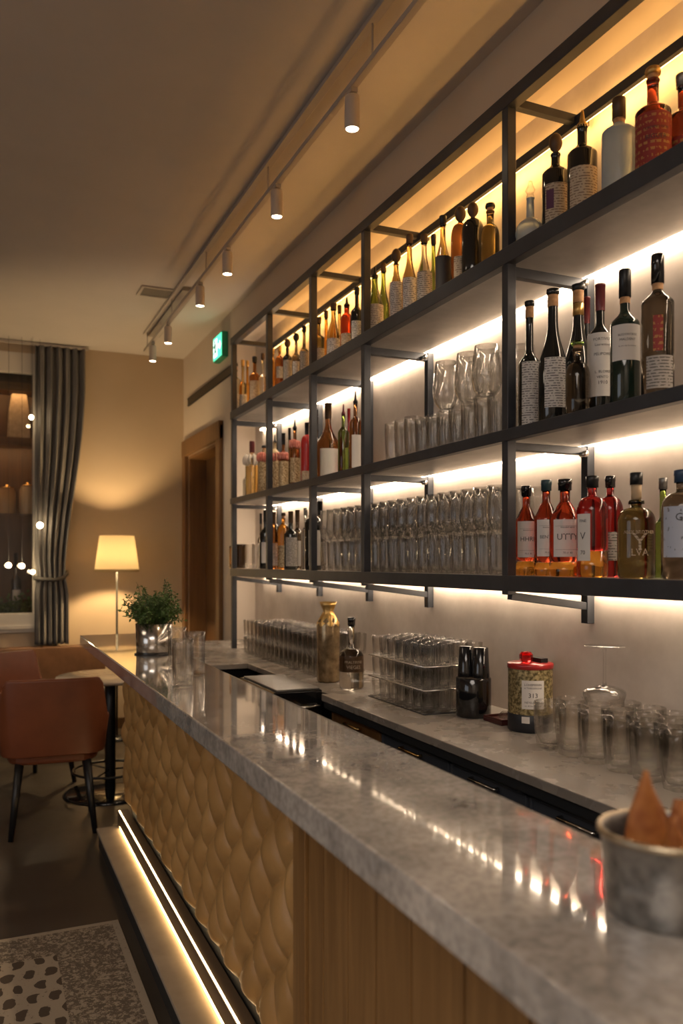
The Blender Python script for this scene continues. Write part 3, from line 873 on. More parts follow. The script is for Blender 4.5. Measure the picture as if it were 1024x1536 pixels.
bottle('bright red spirit bottle standing behind the V bottle, bottom shelf', 915, 714, 38, 'broad', M['g_ruby'], ('cap', M['black_gloss']), lab=(M['print_grey'], 0.16, 0.44, 0.7), X=1.76, **BS)
bottle('round olive bottle with black-topped cork and pale script, bottom shelf', 954, 709, 55, 'jug', M['g_olive'], ('corkneck', M['black']), lab=None, X=1.68, **BS,
       extra=lambda o, h, r, n, a: [lettering('ALEX BROTHER', r * 1.75, r * 1.02, a, h * 0.43, M['print_cream'], o), lettering('Y', r * 0.9, r * 1.02, a, h * 0.33, M['print_cream'], o, hmax=h * 0.16), lettering('LVA', r * 0.9, r * 1.02, a, h * 0.24, M['print_cream'], o)])
bottle('slim clear bottle of green herbs behind the round olive bottle, bottom shelf', 994, 717, 28, 'tall', M['g_green'], ('cap', M['galv']), X=1.78, **BS)
bottle('large dark bottle with pale blue label cut by the right edge, bottom shelf', 1023, 705, 60, 'broad', M['g_smoke'], ('cap', plain('blue_cap', (0.03, 0.06, 0.12), 0.3)), lab=(M['print_blue'], 0.20, 0.66, 1.2), text=[('GNS', 0.56, 1.0, M['ink'])], X=1.68, **BS)

# ---- near bay, top shelf
TS = dict(zs=Z1T)
gl = empty('bottle', (1.664, on_x(795, 1.664), Z1T), 'round clear flask with crystal stopper beside the thick post, top shelf', 'bottle')
r_ = 44 * depth(1.664, on_x(795, 1.664)) / F / 2; hg = z_at(272, 1.664, on_x(795, 1.664)) - Z1T
b = MB(); b.lathe([(0, 0.004), (r_ * 0.5, 0.0)] + [(r_ * sin(0.55 + t * 2.25 / 10), r_ * 0.86 - r_ * cos(0.55 + t * 2.25 / 10)) for t in range(0, 11)] + [(r_ * 0.28, r_ * 1.9), (r_ * 0.24, hg * 0.72), (r_ * 0.3, hg * 0.73), (0, hg * 0.73)], 30); b.build('glass_body', M['g_frost'], gl)
b = MB(); b.lathe([(0, hg * 0.73), (r_ * 0.3, hg * 0.74), (r_ * 0.22, hg * 0.8), (r_ * 0.36, hg * 0.86), (r_ * 0.2, hg * 0.93), (r_ * 0.12, hg), (0, hg)], 8, smooth=False); b.build('stopper', M['glass'], gl)
bottle('dark spirit bottle with cream and violet label left of the round clear flask, top shelf', 833, 200, 40, 'bordeaux', M['g_wine'], ('ball', M['walnut']), X=1.70, **TS, lab=(M['print_cream'], 0.10, 0.48, 1.0),
       extra=lambda o, h, r, n, a: (patch(r * 1.014 + 0.0004, a - 0.9, a - 0.3, h * 0.24, h * 0.42).build('violet_patch', plain('violet', (0.10, 0.03, 0.08), 0.5), o)))
bottle('dark bottle with pointed gold-green stopper and cream label, top shelf', 873, 166, 44, 'bordeaux', M['g_wine'], ('pourer', M['gold_foil']), X=1.70, **TS, lab=(M['print_cream'], 0.10, 0.46, 1.1))
bottle('frosted pale blue bottle with dark stopper, top shelf', 928, 148, 50, 'angular', M['g_frost'], ('tall', M['walnut']), X=1.70, **TS)
bottle('red-labelled spirit bottle with gold cap between frosted and cut bottles, top shelf', 979, 103, 52, 'bordeaux', M['g_darkred'], ('cork', M['gold_foil']), X=1.70, **TS, lab=(M['print_red'], 0.08, 0.56, 1.4),
       extra=lambda o, h, r, n, a: [lettering('CONVINO NOIR', r * 1.5, r * 1.02, a, h * 0.42, M['ink'], o), lettering('BIGUER', r * 1.2, r * 1.02, a, h * 0.34, M['ink'], o)])
bottle('clear-topped red bottle cut by the right edge, top shelf', 1024, 112, 46, 'bordeaux', M['g_darkred'], ('cap', M['galv']), X=1.73, **TS, lab=(M['print_red'], 0.08, 0.40, 1.2))

# ---- far bays, top shelf: (column, top row, width, kind, glass, cap, label, X, description)
far_top = [
 (735, 306, 28, 'squat', 'g_olive', ('cork', M['black']), None, 1.72, 'squat olive-black bottle just left of the thick post'),
 (709, 303, 34, 'broad', 'g_wine', ('ball', M['walnut']), None, 1.72, 'dark broad bottle with round wooden stopper'),
 (690, 309, 28, 'broad', 'g_brown', ('ball', M['walnut']), ('print_cream', .08, .4, .9), 1.68, 'amber-brown broad bottle with round stopper'),
 (664, 324, 24, 'slope', 'g_gold', ('cap', M['black']), ('ink', .06, .50, 1.3), 1.69, 'bottle with amber neck and black lower band'),
 (650, 352, 17, 'tall', 'g_green', ('cap', M['black']), None, 1.80, 'slim green bottle at the back behind the amber-necked one'),
 (636, 352, 24, 'slope', 'g_clear', ('cap', M['walnut']), ('print_grey', .10, .50, 1.2), 1.70, 'clear conical bottle with grey label and brown cap'),
 (614, 352, 23, 'slope', 'g_gold', ('cap', M['walnut']), ('print', .12, .48, 1.2), 1.70, 'golden conical bottle with white label and brown cap'),
 (594, 373, 22, 'slope', 'g_gold', ('ball', M['walnut']), ('print', .12, .55, 1.2), 1.69, 'pale gold bottle with tall white label'),
 (575, 395, 19, 'slope', 'g_green', ('cap', M['walnut']), None, 1.76, 'yellow-green bottle with brown cap'),
 (562, 400, 26, 'slope', 'g_green', ('pourer', M['black']), ('print', .06, .44, 1.2), 1.68, 'wide green bottle with large white label right of the second post'),
 (553, 421, 16, 'tall', 'g_clear', ('cap', M['black']), None, 1.80, 'slim clear bottle close to the second post'),
 (535, 431, 18, 'bordeaux', 'g_wine', ('cap', M['black']), ('print', .08, .45, 1.2), 1.70, 'dark bottle with white label left of the second post'),
 (520, 446, 20, 'squat', 'g_rubyamber', ('pourer', M['black']), ('print_cream', .06, .36, 1.2), 1.70, 'round copper-red bottle with spout'),
 (509, 458, 14, 'tall', 'g_gold', ('cap', M['walnut']), None, 1.80, 'slim golden bottle behind the copper-red one'),
 (500, 455, 21, 'slope', 'g_gold', ('cap', M['walnut']), ('print', .06, .38, 1.3), 1.69, 'wide-based golden bottle with low white label'),
 (489, 466, 14, 'tall', 'g_amber', ('cap', M['walnut']), None, 1.79, 'thin amber bottle at the back'),
 (478, 476, 17, 'bordeaux', 'g_olive', ('cap', M['walnut']), ('print', .06, .40, 1.3), 1.69, 'dark olive bottle with white label right of the third post'),
 (456, 489, 14, 'tall', 'g_smoke', ('cap', M['black']), ('print_grey', .1, .5, 1.1), 1.69, 'smoky slim bottle left of the third post'),
 (444, 499, 13, 'tall', 'g_smoke', ('ball', M['black']), ('print', .1, .42, 1.1), 1.69, 'slim smoky bottle with round black stopper'),
 (431, 508, 14, 'bordeaux', 'g_wine', ('ball', M['walnut']), ('print_grey', .1, .55, 1.2), 1.69, 'small dark bottle with patterned grey label'),
 (419, 520, 14, 'broad', 'g_brown', ('cap', M['gold_foil']), ('print', .30, .55, .9), 1.69, 'small brown bottle with gold cap'),
 (409, 523, 13, 'broad', 'g_amber', ('cap', M['gold_foil']), None, 1.70, 'orange bottle right of the fourth post'),
 (394, 530, 12, 'tall', 'g_clear', ('cap', M['walnut']), None, 1.72, 'thin clear bottle left of the fourth post'),
 (382, 535, 17, 'bordeaux', 'g_brown', ('cap', M['black']), ('print_cream', .06, .5, 1.2), 1.69, 'dark brown bottle with cream label'),
 (371, 541, 11, 'tall', 'g_amber', ('cap', M['gold_foil']), None, 1.75, 'thin amber bottle with bright gold cap'),
 (364, 540, 12, 'tall', 'g_gold', ('cap', M['gold_foil']), ('print', .04, .34, 1.2), 1.69, 'slim pale bottle with gold cap near the shelf end'),
 (354, 545, 14, 'angular', 'g_clear', ('cork', M['black']), ('print', .05, .4, 1.2), 1.67, 'clear bottle with white base label at the far shelf end'),
]
for (px, top, w, kind, gm, cap, lab, X, desc) in far_top:
    if lab: lab = (M[lab[0]],) + lab[1:]
    bottle(desc + ', top shelf', px, top, w, kind, M[gm], cap, X=X, lab=lab, seg=20, group='bottles along the far bays of the top shelf', **TS)


def bow(mat, f, R, name='ribbon_bow'):
    def go(o, h, r, n, a):
        b = MB()
        rnd = random.Random(int(h * 10000))
        for k in range(9):
            an = a + (k - 4) * 0.42 + rnd.uniform(-.1, .1)
            c = Vector((cos(an), sin(an), 0)) * r * 0.75
            pts = []
            for t in range(9):
                th = 2 * pi * t / 8
                pts.append((c.x + cos(an) * (r * R) * (0.5 - 0.5 * cos(th)), c.y + sin(an) * (r * R) * (0.5 - 0.5 * cos(th)), h * f + sin(th) * r * 0.7 * rnd.uniform(.7, 1.2)))
            b.tube(pts, r * 0.20, 7)
        b.lathe([(0, h * f - r * 0.7), (r * 0.9, h * f - r * 0.5), (r * 1.02, h * f), (r * 0.7, h * f + r * 0.6), (0, h * f + r * 0.7)], 12, rib=0.12, ribn=5)
        b.build(name, mat, o)
    return go


# ---- far bays, middle shelf
far_mid = [
 (378, 662, 20, 'angular', 'g_gold', ('tall', M['burgundy']), None, 1.72, 'bottle tied with white cloth under a burgundy stopper', bow(M['ribbon_white'], .66, .5, 'cloth_wrap')),
 (370, 690, 12, 'tall', 'g_clear', ('cap', M['galv']), None, 1.80, 'thin clear bottle at the far shelf end', None),
 (396, 668, 18, 'angular', 'glitter', ('cork', M['black']), None, 1.67, 'gold glitter bottle with pink ribbon left of the fourth post', bow(M['ribbon_pink'], .74, .35)),
 (401, 646, 13, 'tall', 'g_green', ('foil', M['black']), None, 1.78, 'tall green-necked bottle behind the fourth post', None),
 (412, 652, 16, 'angular', 'glitter', ('pourer', M['black']), None, 1.69, 'gold glitter bottle with pink ribbon right of the fourth post', bow(M['ribbon_pink'], .60, .35)),
 (425, 650, 15, 'bordeaux', 'g_brown', ('foil', M['black']), ('glitter', .06, .5, 1.3), 1.69, 'dark-necked bottle with glittering gold label and red collar', bow(M['ribbon_pink'], .58, .12, 'red_collar')),
 (434, 642, 11, 'tall', 'g_olive', ('foil', M['black']), None, 1.78, 'slim dark bottle behind the ribboned ones', None),
 (442, 628, 16, 'bordeaux', 'g_brown', ('pourer', M['black']), ('glitter', .06, .42, 1.2), 1.69, 'copper bottle with tall black spout and pink flower', bow(M['ribbon_pink'], .62, .2, 'paper_flower')),
 (460, 634, 18, 'broad', 'red_opaque', ('foil', M['black']), ('print_cream', .04, .2, 1.2), 1.68, 'solid red bottle left of the third post', None),
 (474, 625, 16, 'bordeaux', 'g_smoke', ('foil', M['black']), ('print', .06, .6, 1.2), 1.76, 'dark bottle with tall white label behind the third post', None),
 (492, 605, 36, 'decanter', 'g_brown', ('foil', M['walnut']), ('paper', .04, .40, .9), 1.73, 'large brown bell-shaped bottle with big white label', None),
 (515, 606, 17, 'bordeaux', 'g_green', ('pourer', M['burgundy']), None, 1.72, 'green bottle with dark red spout', None),
 (523, 613, 12, 'tall', 'g_ruby', ('foil', M['red_opaque']), None, 1.80, 'thin bottle with red foil neck', None),
 (533, 586, 19, 'bordeaux', 'g_brown', ('pourer', M['black_gloss']), ('paper', .05, .45, .8), 1.69, 'brown bottle with tall black spout left of the second post', None),
]
for (px, top, w, kind, gm, cap, lab, X, desc, ex) in far_mid:
    if lab: lab = (M[lab[0]],) + lab[1:]
    bottle(desc + ', middle shelf', px, top, w, kind, M[gm], cap, X=X, lab=lab, seg=20, extra=ex, group='bottles along the far bays of the middle shelf', **MS)

# ---- far bays, bottom shelf
far_low = [
 (398, 765, 18, 'bordeaux', 'g_wine', ('foil', M['black']), ('paper', .10, .45, .9), 1.70, 'dark bottle with white label at the fourth post'),
 (391, 770, 10, 'tall', 'g_smoke', ('foil', M['black']), None, 1.80, 'thin dark bottle behind the fourth post'),
 (410, 768, 20, 'broad', 'g_brown', ('foil', M['walnut']), ('print', .06, .45, 1.1), 1.69, 'orange-brown bottle with white label'),
 (425, 769, 18, 'broad', 'g_amber', ('cork', M['walnut']), ('glitter', .04, .42, 1.2), 1.72, 'pale amber bottle with speckled lower half'),
 (436, 767, 20, 'bordeaux', 'g_wine', ('foil', M['walnut']), ('print_grey', .06, .55, 1.0), 1.68, 'black bottle with dark printed label'),
 (446, 765, 18, 'bordeaux', 'g_smoke', ('foil', M['walnut']), ('paper', .06, .48, .8), 1.72, 'brown-necked bottle with plain white label'),
 (458, 762, 14, 'bordeaux', 'g_clear', ('cap', M['galv']), None, 1.76, 'clear bottle with silver cap between dark ones'),
 (470, 736, 26, 'bordeaux', 'g_wine', ('foil', M['black']), ('paper', .06, .50, .75), 1.68, 'tall black bottle with white label at the third post'),
 (480, 752, 18, 'bordeaux', 'g_smoke', ('foil', M['black']), None, 1.75, 'smoky bottle right of the third post'),
]
for (px, top, w, kind, gm, cap, lab, X, desc) in far_low:
    if lab: lab = (M[lab[0]],) + lab[1:]
    bottle(desc + ', bottom shelf', px, top, w, kind, M[gm], cap, X=X, lab=lab, seg=20, group='bottles along the far bays of the bottom shelf', **BS)


# ------------------------------------------------------------------ glasses
def tumbler_mesh(name, h, rt, rb, wall=0.002, base=0.012, ribn=0, rib=0.0, seg=32, belly=0.0, mat='glass'):
    b = MB()
    prof = [(0, 0.002), (rb * 0.8, 0.0), (rb, 0.003)]
    n = 6
    for k in range(1, n + 1):
        t = k / n
        prof.append((rb + (rt - rb) * t + belly * sin(pi * t), 0.003 + (h - 0.003) * t))
    prof.append((rt - wall * 0.5, h + 0.0008))
    for k in range(n, 0, -1):
        t = k / n
        prof.append((rb + (rt - rb) * t + belly * sin(pi * t) - wall, base + (h - base) * t))
    prof += [(rb * 0.75, base * 0.9), (0, base * 0.8)]
    b.lathe(prof, seg, rib=rib, ribn=ribn, ribrings=9)
    return b.mesh(name, M[mat])


def goblet_mesh(name, h, rt, rmax, stem=0.0, seg=32):
    """stemless or stemmed wine glass; rmax is the widest radius low in the bowl"""
    b = MB()
    z0 = stem
    prof = [(0, 0.001)]
    if stem > 0: prof += [(rmax * 0.92, 0.0), (rmax * 0.94, 0.002), (0.008, 0.008), (0.0045, 0.02), (0.0045, stem - 0.015), (0.008, stem)]
    else: prof += [(rmax * 0.45, 0.0), (rmax * 0.55, 0.003)]
    H = h - z0
    seg = 48
    rs = [(0.50, 0.05), (0.80, 0.15), (0.96, 0.28), (1.0, 0.40), (0.97, 0.55), (0.90, 0.75)]
    for (f, t) in rs: prof.append((rmax * f, z0 + H * t))
    prof.append((rt, h)); prof.append((rt - 0.0015, h))
    for (f, t) in rs[::-1]: prof.append((rmax * f - 0.0018, z0 + H * t + 0.002))
    prof.append((0, z0 + H * 0.05))
    b.lathe(prof, seg, rib=0.022, ribn=12, ribrings=len(prof) - 9)
    return b.mesh(name, M['glass'])


G_SHELF = tumbler_mesh('glass_tumbler', 0.150, 0.036, 0.031, ribn=14, rib=0.035, seg=56)
G_SHORT = tumbler_mesh('glass_tumbler', 0.172, 0.040, 0.034, seg=48, belly=0.003, ribn=9, rib=0.03)
G_BOWL = goblet_mesh('wine_glass', 0.165, 0.038, 0.041)
G_BIG = goblet_mesh('wine_glass', 0.195, 0.044, 0.055)
G_RACK = tumbler_mesh('glass_tumbler', 0.086, 0.033, 0.028, ribn=12, rib=0.04, seg=48)
G_LEFT = tumbler_mesh('glass_tumbler', 0.108, 0.034, 0.030, ribn=12, rib=0.04, seg=48)
G_FRONT = tumbler_mesh('glass_tumbler', 0.150, 0.050, 0.041, wall=0.0025, base=0.018, seg=56, belly=0.004, ribn=7, rib=0.03)
G_BAR = tumbler_mesh('highball_glass', 0.158, 0.0365, 0.0345, wall=0.002, base=0.014, seg=40)


def put(name, me, loc, label, cat, group=None, flip=None, rz=0, tilt=0):
    o = bpy.data.objects.new(name, me); COL.objects.link(o)
    o.location = loc
    o.rotation_euler = (tilt, 0, rz)
    if flip: o.rotation_euler = (pi, 0, rz); o.location = (loc[0], loc[1], loc[2] + flip)
    return tag(o, label, cat, group)


rn = random.Random(3)
# bottom shelf: ribbed tumblers below, wine bowls on top
y = 2.44; k = 0
while y < 4.00:
    near = 'right of the second post' if y < 3.37 else 'left of the second post'
    if abs(y - 3.39) > 0.03 or True:
        for j, X in enumerate((1.682, 1.770, 1.858)):
            yy = y + (0.0 if j != 1 else 0.01)
            put('glass_tumbler', G_SHELF, (X, yy, Z3T), 'clear ribbed tumbler in the lower layer on the bottom shelf, ' + near, 'glass', 'ribbed tumblers on the bottom shelf ' + near, rz=rn.random())
            put('wine_glass', G_BOWL, (X, yy, Z3T + 0.1515), 'stemless wine glass stacked on ribbed tumblers on the bottom shelf, ' + near, 'glass', 'wine glasses on the bottom shelf ' + near, rz=rn.random())
    y += 0.0865
# a third layer on the back row near the thick post
for k in range(6):
    put('wine_glass', G_BOWL, (1.862, 2.47 + k * 0.092, Z3T + 0.151 + 0.166 - 0.12), '', 'glass') if False else None

# middle shelf: tumblers then large bowls
y = 2.44
while y < 3.32:
    big = y < 2.98
    for j, X in enumerate((1.682, 1.770, 1.858)):
        put('glass_tumbler', G_SHORT if not big else G_SHELF, (X, y, Z2T), ('tall plain tumbler in the rows beside the second post on the middle shelf' if not big else 'ribbed tumbler under the big wine glasses on the middle shelf'), 'glass', 'tall tumblers on the middle shelf' if not big else 'tumblers under the big wine glasses', rz=rn.random())
    y += 0.0885
for k, (X, yy, dz) in enumerate(((1.685, 2.79, 0), (1.80, 2.745, 0.01), (1.69, 2.64, 0), (1.69, 2.52, 0), (1.81, 2.60, 0.0), (1.81, 2.47, 0.0))):
    put('wine_glass', G_BIG, (X, yy, Z2T + 0.1515), 'big tulip wine glass standing on tumblers on the middle shelf, ' + ('front row' if X < 1.75 else 'back row'), 'glass', 'big wine glasses on the middle shelf, ' + ('front row' if X < 1.75 else 'back row'))
# small jars at the far end of the bottom shelf
for k, (px, mat, nm, lb) in enumerate(((351, 'g_gold', 'glass_jar', 'small yellow glass jar at the far end of the bottom shelf'), (362, 'g_smoke', 'glass_jar', 'small dark glass jar near the far end of the bottom shelf'), (375, 'glass', 'glass_tumbler', 'clear tumbler beside the small dark jar, bottom shelf'), (385, 'glass', 'glass_tumbler', 'clear tumbler beside the fourth post, bottom shelf'))):
    me = tumbler_mesh(nm, 0.17 if mat != 'g_gold' else 0.16, 0.034, 0.034, seg=24, mat=mat)
    put(nm, me, (1.68 + 0.02 * k, on_x(px, 1.68 + 0.02 * k), Z3T), lb, 'jar' if nm == 'glass_jar' else 'glass')

# three-tier rack on the back counter
XR = [1.625 + 0.072 * k for k in range(4)]; YR = [2.835 + 0.072 * k for k in range(7)]
rk = empty('glass_rack', ((XR[0] + XR[-1]) / 2, (YR[0] + YR[-1]) / 2, ZK), 'low wire glass rack with three tiers of tumblers left of the black cups', 'rack')
hx = (XR[-1] - XR[0]) / 2 + 0.036; hy = (YR[-1] - YR[0]) / 2 + 0.036
tier = 0.0925
def tray(z):
    b = MB()
    zz = z + 0.0012
    for (a, c) in (((-hx, -hy), (hx, -hy)), ((hx, -hy), (hx, hy)), ((hx, hy), (-hx, hy)), ((-hx, hy), (-hx, -hy))):
        b.tube([(a[0], a[1], zz + 0.001), (c[0], c[1], zz + 0.001)], 0.0025, 6)
    for k in range(13):
        yy = -hy + 2 * hy * (k + 0.5) / 13
        b.tube([(-hx, yy, zz), (hx, yy, zz)], 0.0011, 5)
    return b
for t in range(3): tray(t * tier).build('wire_tray', M['chrome'] if t else M['black'], rk)
for t, nm in enumerate(('bottom', 'middle', 'top')):
    for X in XR:
        for Y in YR:
            put('glass_tumbler', G_RACK, (X, Y, ZK + t * tier + 0.0030), 'small ribbed tumbler in the %s tier of the rack left of the black cups' % nm, 'glass', '%s tier tumblers in the counter rack' % nm, rz=rn.random())
# far rows of tumblers
for t, nm in enumerate(('lower', 'upper')):
    y = 3.97
    while y < 5.2:
        for X in (1.62, 1.70, 1.78, 1.86):
            if t == 0 and X > 1.8: continue
            put('glass_tumbler', G_LEFT, (X, y, ZK + t * 0.1105 + 0.0005), 'small tumbler in the %s layer of the stack left of the gold vase' % nm, 'glass', '%s layer of tumblers left of the gold vase' % nm, rz=rn.random())
        y += 0.076
# near tumblers on the counter
for j, X in enumerate((1.685, 1.79, 1.895)):
    for k in range(9):
        Y = 2.15 - k * 0.107 + (0.02 if j == 1 else 0)
        if j == 2 and k in (0,): continue
        row = ('front', 'middle', 'rear')[j]
        if j == 0 and k == 0: lb, gp = 'large clear tumbler at the left front corner of the cluster, nearest the round tin', None
        else: lb, gp = 'large clear tumbler in the %s row of the cluster beside the round tin' % row, '%s row of large tumblers on the counter' % row
        put('glass_tumbler', G_FRONT, (X, Y, ZK + 0.0005), lb, 'glass', gp, rz=rn.random())
# upturned wine glass standing on them
o = put('wine_glass', goblet_mesh('wine_glass', 0.185, 0.060, 0.066, stem=0.125), (1.79, 2.017, ZK + 0.1525), 'upturned stemmed wine glass standing on the large tumblers', 'glass', flip=0.185)

# ------------------------------------------------------------------ things on the back counter
vs_ = empty('vase', (1.60, 3.79, ZK), 'tall gold-topped glass carafe vase with flared neck on the back counter', 'vase')
hv = 0.40; rv = 0.058
b = MB(); b.lathe([(0, 0.003), (rv * 0.9, 0), (rv, 0.01), (rv, hv * 0.70), (rv * 0.93, hv * 0.76), (rv * 0.6, hv * 0.82)], 32, rib=0.015, ribn=9)
b.build('vase_body', noisy('smoked_mercury_glass', (0.18, 0.12, 0.06), (0.42, 0.31, 0.18), 22, 0.22, metal=0.6, bump=0.3, bscale=30), vs_)
b = MB(); b.lathe([(rv * 0.97, hv * 0.70), (rv * 0.99, hv * 0.74), (rv * 0.66, hv * 0.82), (rv * 0.42, hv * 0.88), (rv * 0.62, hv * 0.95), (rv * 0.74, hv), (rv * 0.68, hv), (rv * 0.5, hv * 0.95), (0, hv * 0.90)], 32, rib=0.05, ribn=7)
b.build('gold_collar', M['gold_foil'], vs_)
def lowlab(o, h, r, n, a):
    b = MB(); b.lathe([(r * 0.3, 0.012), (r * 0.93, 0.012), (r * 0.93, h * 0.15), (r * 0.3, h * 0.15)], 24)
bottle('clear bottle with dark printed band and black cap between gold vase and glass rack', 527, 926, 37, 'carafe', M['g_clear'], ('cap', M['black_gloss']), X=1.62, zs=ZK, lab=(M['walnut'], 0.24, 0.46, 3.14), text=[('PRALTIRINE', 0.38, 1.5, M['print_cream']), ('VIEGES', 0.31, 1.2, M['print_cream'])])
# black canister and cups
cn = MB(); cn.lathe([(0, 0), (0.064, 0), (0.068, 0.005), (0.068, 0.148), (0.065, 0.152), (0.060, 0.150), (0, 0.149)], 40)
o = cn.build('canister', M['black_gloss'], loc=(1.76, 2.715, ZK)); tag(o, 'wide matte black canister carrying two black cups on the back counter', 'canister')
for k, (dx, dy) in enumerate(((-0.012, 0.032), (0.012, -0.033))):
    b = MB(); b.lathe([(0, 0.0), (0.034, 0.0), (0.034, 0.004), (0.028, 0.116), (0.026, 0.118), (0, 0.118)], 32)
    o = b.build('cup', M['black_gloss'], loc=(1.76 + dx, 2.715 + dy, ZK + 0.1525)); tag(o, ('left' if k == 0 else 'right') + ' one of two glossy black upturned cups on the canister', 'cup')
# amber tumbler and tray with ice
me = tumbler_mesh('glass_tumbler', 0.165, 0.033, 0.033, seg=28, mat='g_gold'); put('glass_tumbler', me, (1.915, 2.60, ZK + 0.001), 'tall pale amber tumbler against the wall between black cups and tin', 'glass')
b = MB(); b.box((-0.055, -0.06, 0), (0.055, 0.06, 0.012)); b.box((-0.055, -0.06, 0.012), (-0.049, 0.06, 0.022)); b.box((0.049, -0.06, 0.012), (0.055, 0.06, 0.022)); b.box((-0.055, -0.06, 0.012), (0.055, -0.054, 0.022)); b.box((-0.055, 0.054, 0.012), (0.055, 0.06, 0.022))
o = b.build('tray', plain('dark_red_tray', (0.06, 0.012, 0.01), 0.3), loc=(1.80, 2.565, ZK), bevel=0.002); tag(o, 'small dark red tray between black canister and round tin', 'tray')
b = MB()
b.lathe([(0, 0.0), (0.028, 0.002), (0.034, 0.012), (0.020, 0.026), (0, 0.03)], 7, smooth=False)
o = b.build('crystal_stone', M['glass'], loc=(1.81, 2.565, ZK + 0.0125)); tag(o, 'faceted clear crystal lying in the small dark red tray', 'crystal')
# tin
tn = empty('tin', (1.805, 2.415, ZK), 'round gold and black tin with paper label and red lid on the back counter', 'tin')
b = MB(); b.lathe([(0, 0), (0.076, 0), (0.0795, 0.004), (0.0795, 0.062), (0.0785, 0.063)], 40); b.build('base_band', plain('tin_navy', (0.012, 0.014, 0.02), 0.4), tn)
b = MB(); b.lathe([(0.0785, 0.063), (0.0785, 0.222)], 40); b.build('tin_wall', noisy('woven_gold', (0.12, 0.09, 0.035), (0.50, 0.40, 0.20), 90, 0.4, metal=0.5, bump=0.4, bscale=150, lo=0.4, hi=0.6), tn)
b = MB(); b.lathe([(0.0785, 0.222), (0.0815, 0.222), (0.0815, 0.236), (0.079, 0.240), (0, 0.242)], 40); b.build('lid', M['red_opaque'], tn)
at = math.atan2(-2.415, -1.805) + 0.12
lb = patch(0.0795, at - 0.50, at + 0.50, 0.085, 0.185).build('paper_label', M['paper'], tn)
for (t, z, w) in (('LOHSMANN', 0.170, 0.060), ('H TWEEGERGINE', 0.158, 0.062), ('313', 0.132, 0.036), ('NEYELIN GIN', 0.108, 0.058), ('no. 40 fine dry blend', 0.096, 0.058)):
    lettering(t, w, 0.0800, at, z, M['ink'], lb, hmax=0.016)
patch(0.0805, at - 0.50, at - 0.15, 0.035, 0.058).build('price_tag', M['paper'], tn)
b = MB(); b.lathe([(0, 0.242), (0.018, 0.243), (0.024, 0.254), (0.024, 0.268), (0.017, 0.279), (0, 0.281)], 10, c=(-0.018, 0.0, 0), smooth=False)
b.build('lid_knob', glass('red_glass_knob', (0.85, 0.03, 0.03), 0.1), tn)
b = MB(); b.box((0.02, -0.035, 0.241), (0.05, 0.02, 0.256)); b.build('lid_clasp', M['black'], tn)
# dark bowl at the far end
b = MB(); b.lathe([(0, 0), (0.05, 0), (0.085, 0.04), (0.09, 0.09), (0.086, 0.09), (0.078, 0.045), (0, 0.012)], 28)
o = b.build('bowl', M['pot_metal'], loc=(1.74, 5.36, ZK)); tag(o, 'steel bowl on the far end of the back counter by the shelf post', 'bowl')

# ------------------------------------------------------------------ things on the bar
# ice bucket with peels
bk = empty('metal_bucket', (0.752, 0.742, ZB), 'mottled galvanised metal bucket standing at the right end of the bar', 'bucket')
b = MB()
b.lathe([(0, 0.001), (0.072, 0.0), (0.0745, 0.004), (0.0765, 0.05), (0.0815, 0.103), (0.0835, 0.104), (0.0845, 0.108), (0.0830, 0.112), (0.0795, 0.111), (0.0780, 0.103), (0.0735, 0.05), (0.070, 0.008), (0, 0.006)], 56)
b.build('bucket_body', M['galv'], bk)
b = MB(); b.lathe([(0.0835, 0.1035), (0.0865, 0.107), (0.0855, 0.1125), (0.0815, 0.1135), (0.0790, 0.1110), (0.0815, 0.1035)], 56)
b.build('rolled_rim', plain('brass_rim', (0.50, 0.42, 0.30), 0.3, 1.0), bk)
bk.scale = (0.92, 0.92, 0.90)
rp = random.Random(11)
specs = [(-0.008, 0.012, 0.165, 0.070, -0.45), (0.022, -0.022, 0.135, 0.06, -0.2), (0.022, 0.036, 0.125, 0.05, -0.6), (-0.010, -0.030, 0.122, 0.042, -0.7), (0.038, 0.002, 0.128, 0.032, 0.1)]
for (dx, dy, hh_, ww, rz) in specs:
    b = MB()
    pts = []
    nseg = 8
    vs = []; fs = []
    for i in range(nseg + 1):
        t = i / nseg
        wd = ww * 0.5 * (1 - t ** 1.6) * (0.7 + 0.5 * sin(t * pi)) + 0.002
        bend = 0.012 * sin(t * 2.4)
        z = 0.014 + (hh_ - 0.014) * t
        for (u, th) in ((-1, -0.0016), (-0.4, -0.004), (0.4, -0.004), (1, -0.0016), (1, 0.0016), (0.4, 0.0), (-0.4, 0.0), (-1, 0.0016)):
            vs.append((u * wd + 0.004 * sin(5 * t), bend + th + 0.006 * abs(u), z))
    for i in range(nseg):
        for q in range(8):
            r2 = (q + 1) % 8
            fs.append((i * 8 + q, i * 8 + r2, (i + 1) * 8 + r2, (i + 1) * 8 + q))
    fs.append(tuple(range(8))); fs.append(tuple(nseg * 8 + q for q in range(8)))
    b.add(vs, fs, True)
    o = b.build('dried_orange_peel', M['peel'], loc=(0.752 + dx, 0.742 + dy, ZB), rz=rz)
    tag(o, 'pointed dried orange peel standing in the metal bucket' + (', the tallest one' if hh_ > 0.15 else ''), 'dried peel', None if hh_ > 0.15 else 'dried orange peels in the metal bucket')

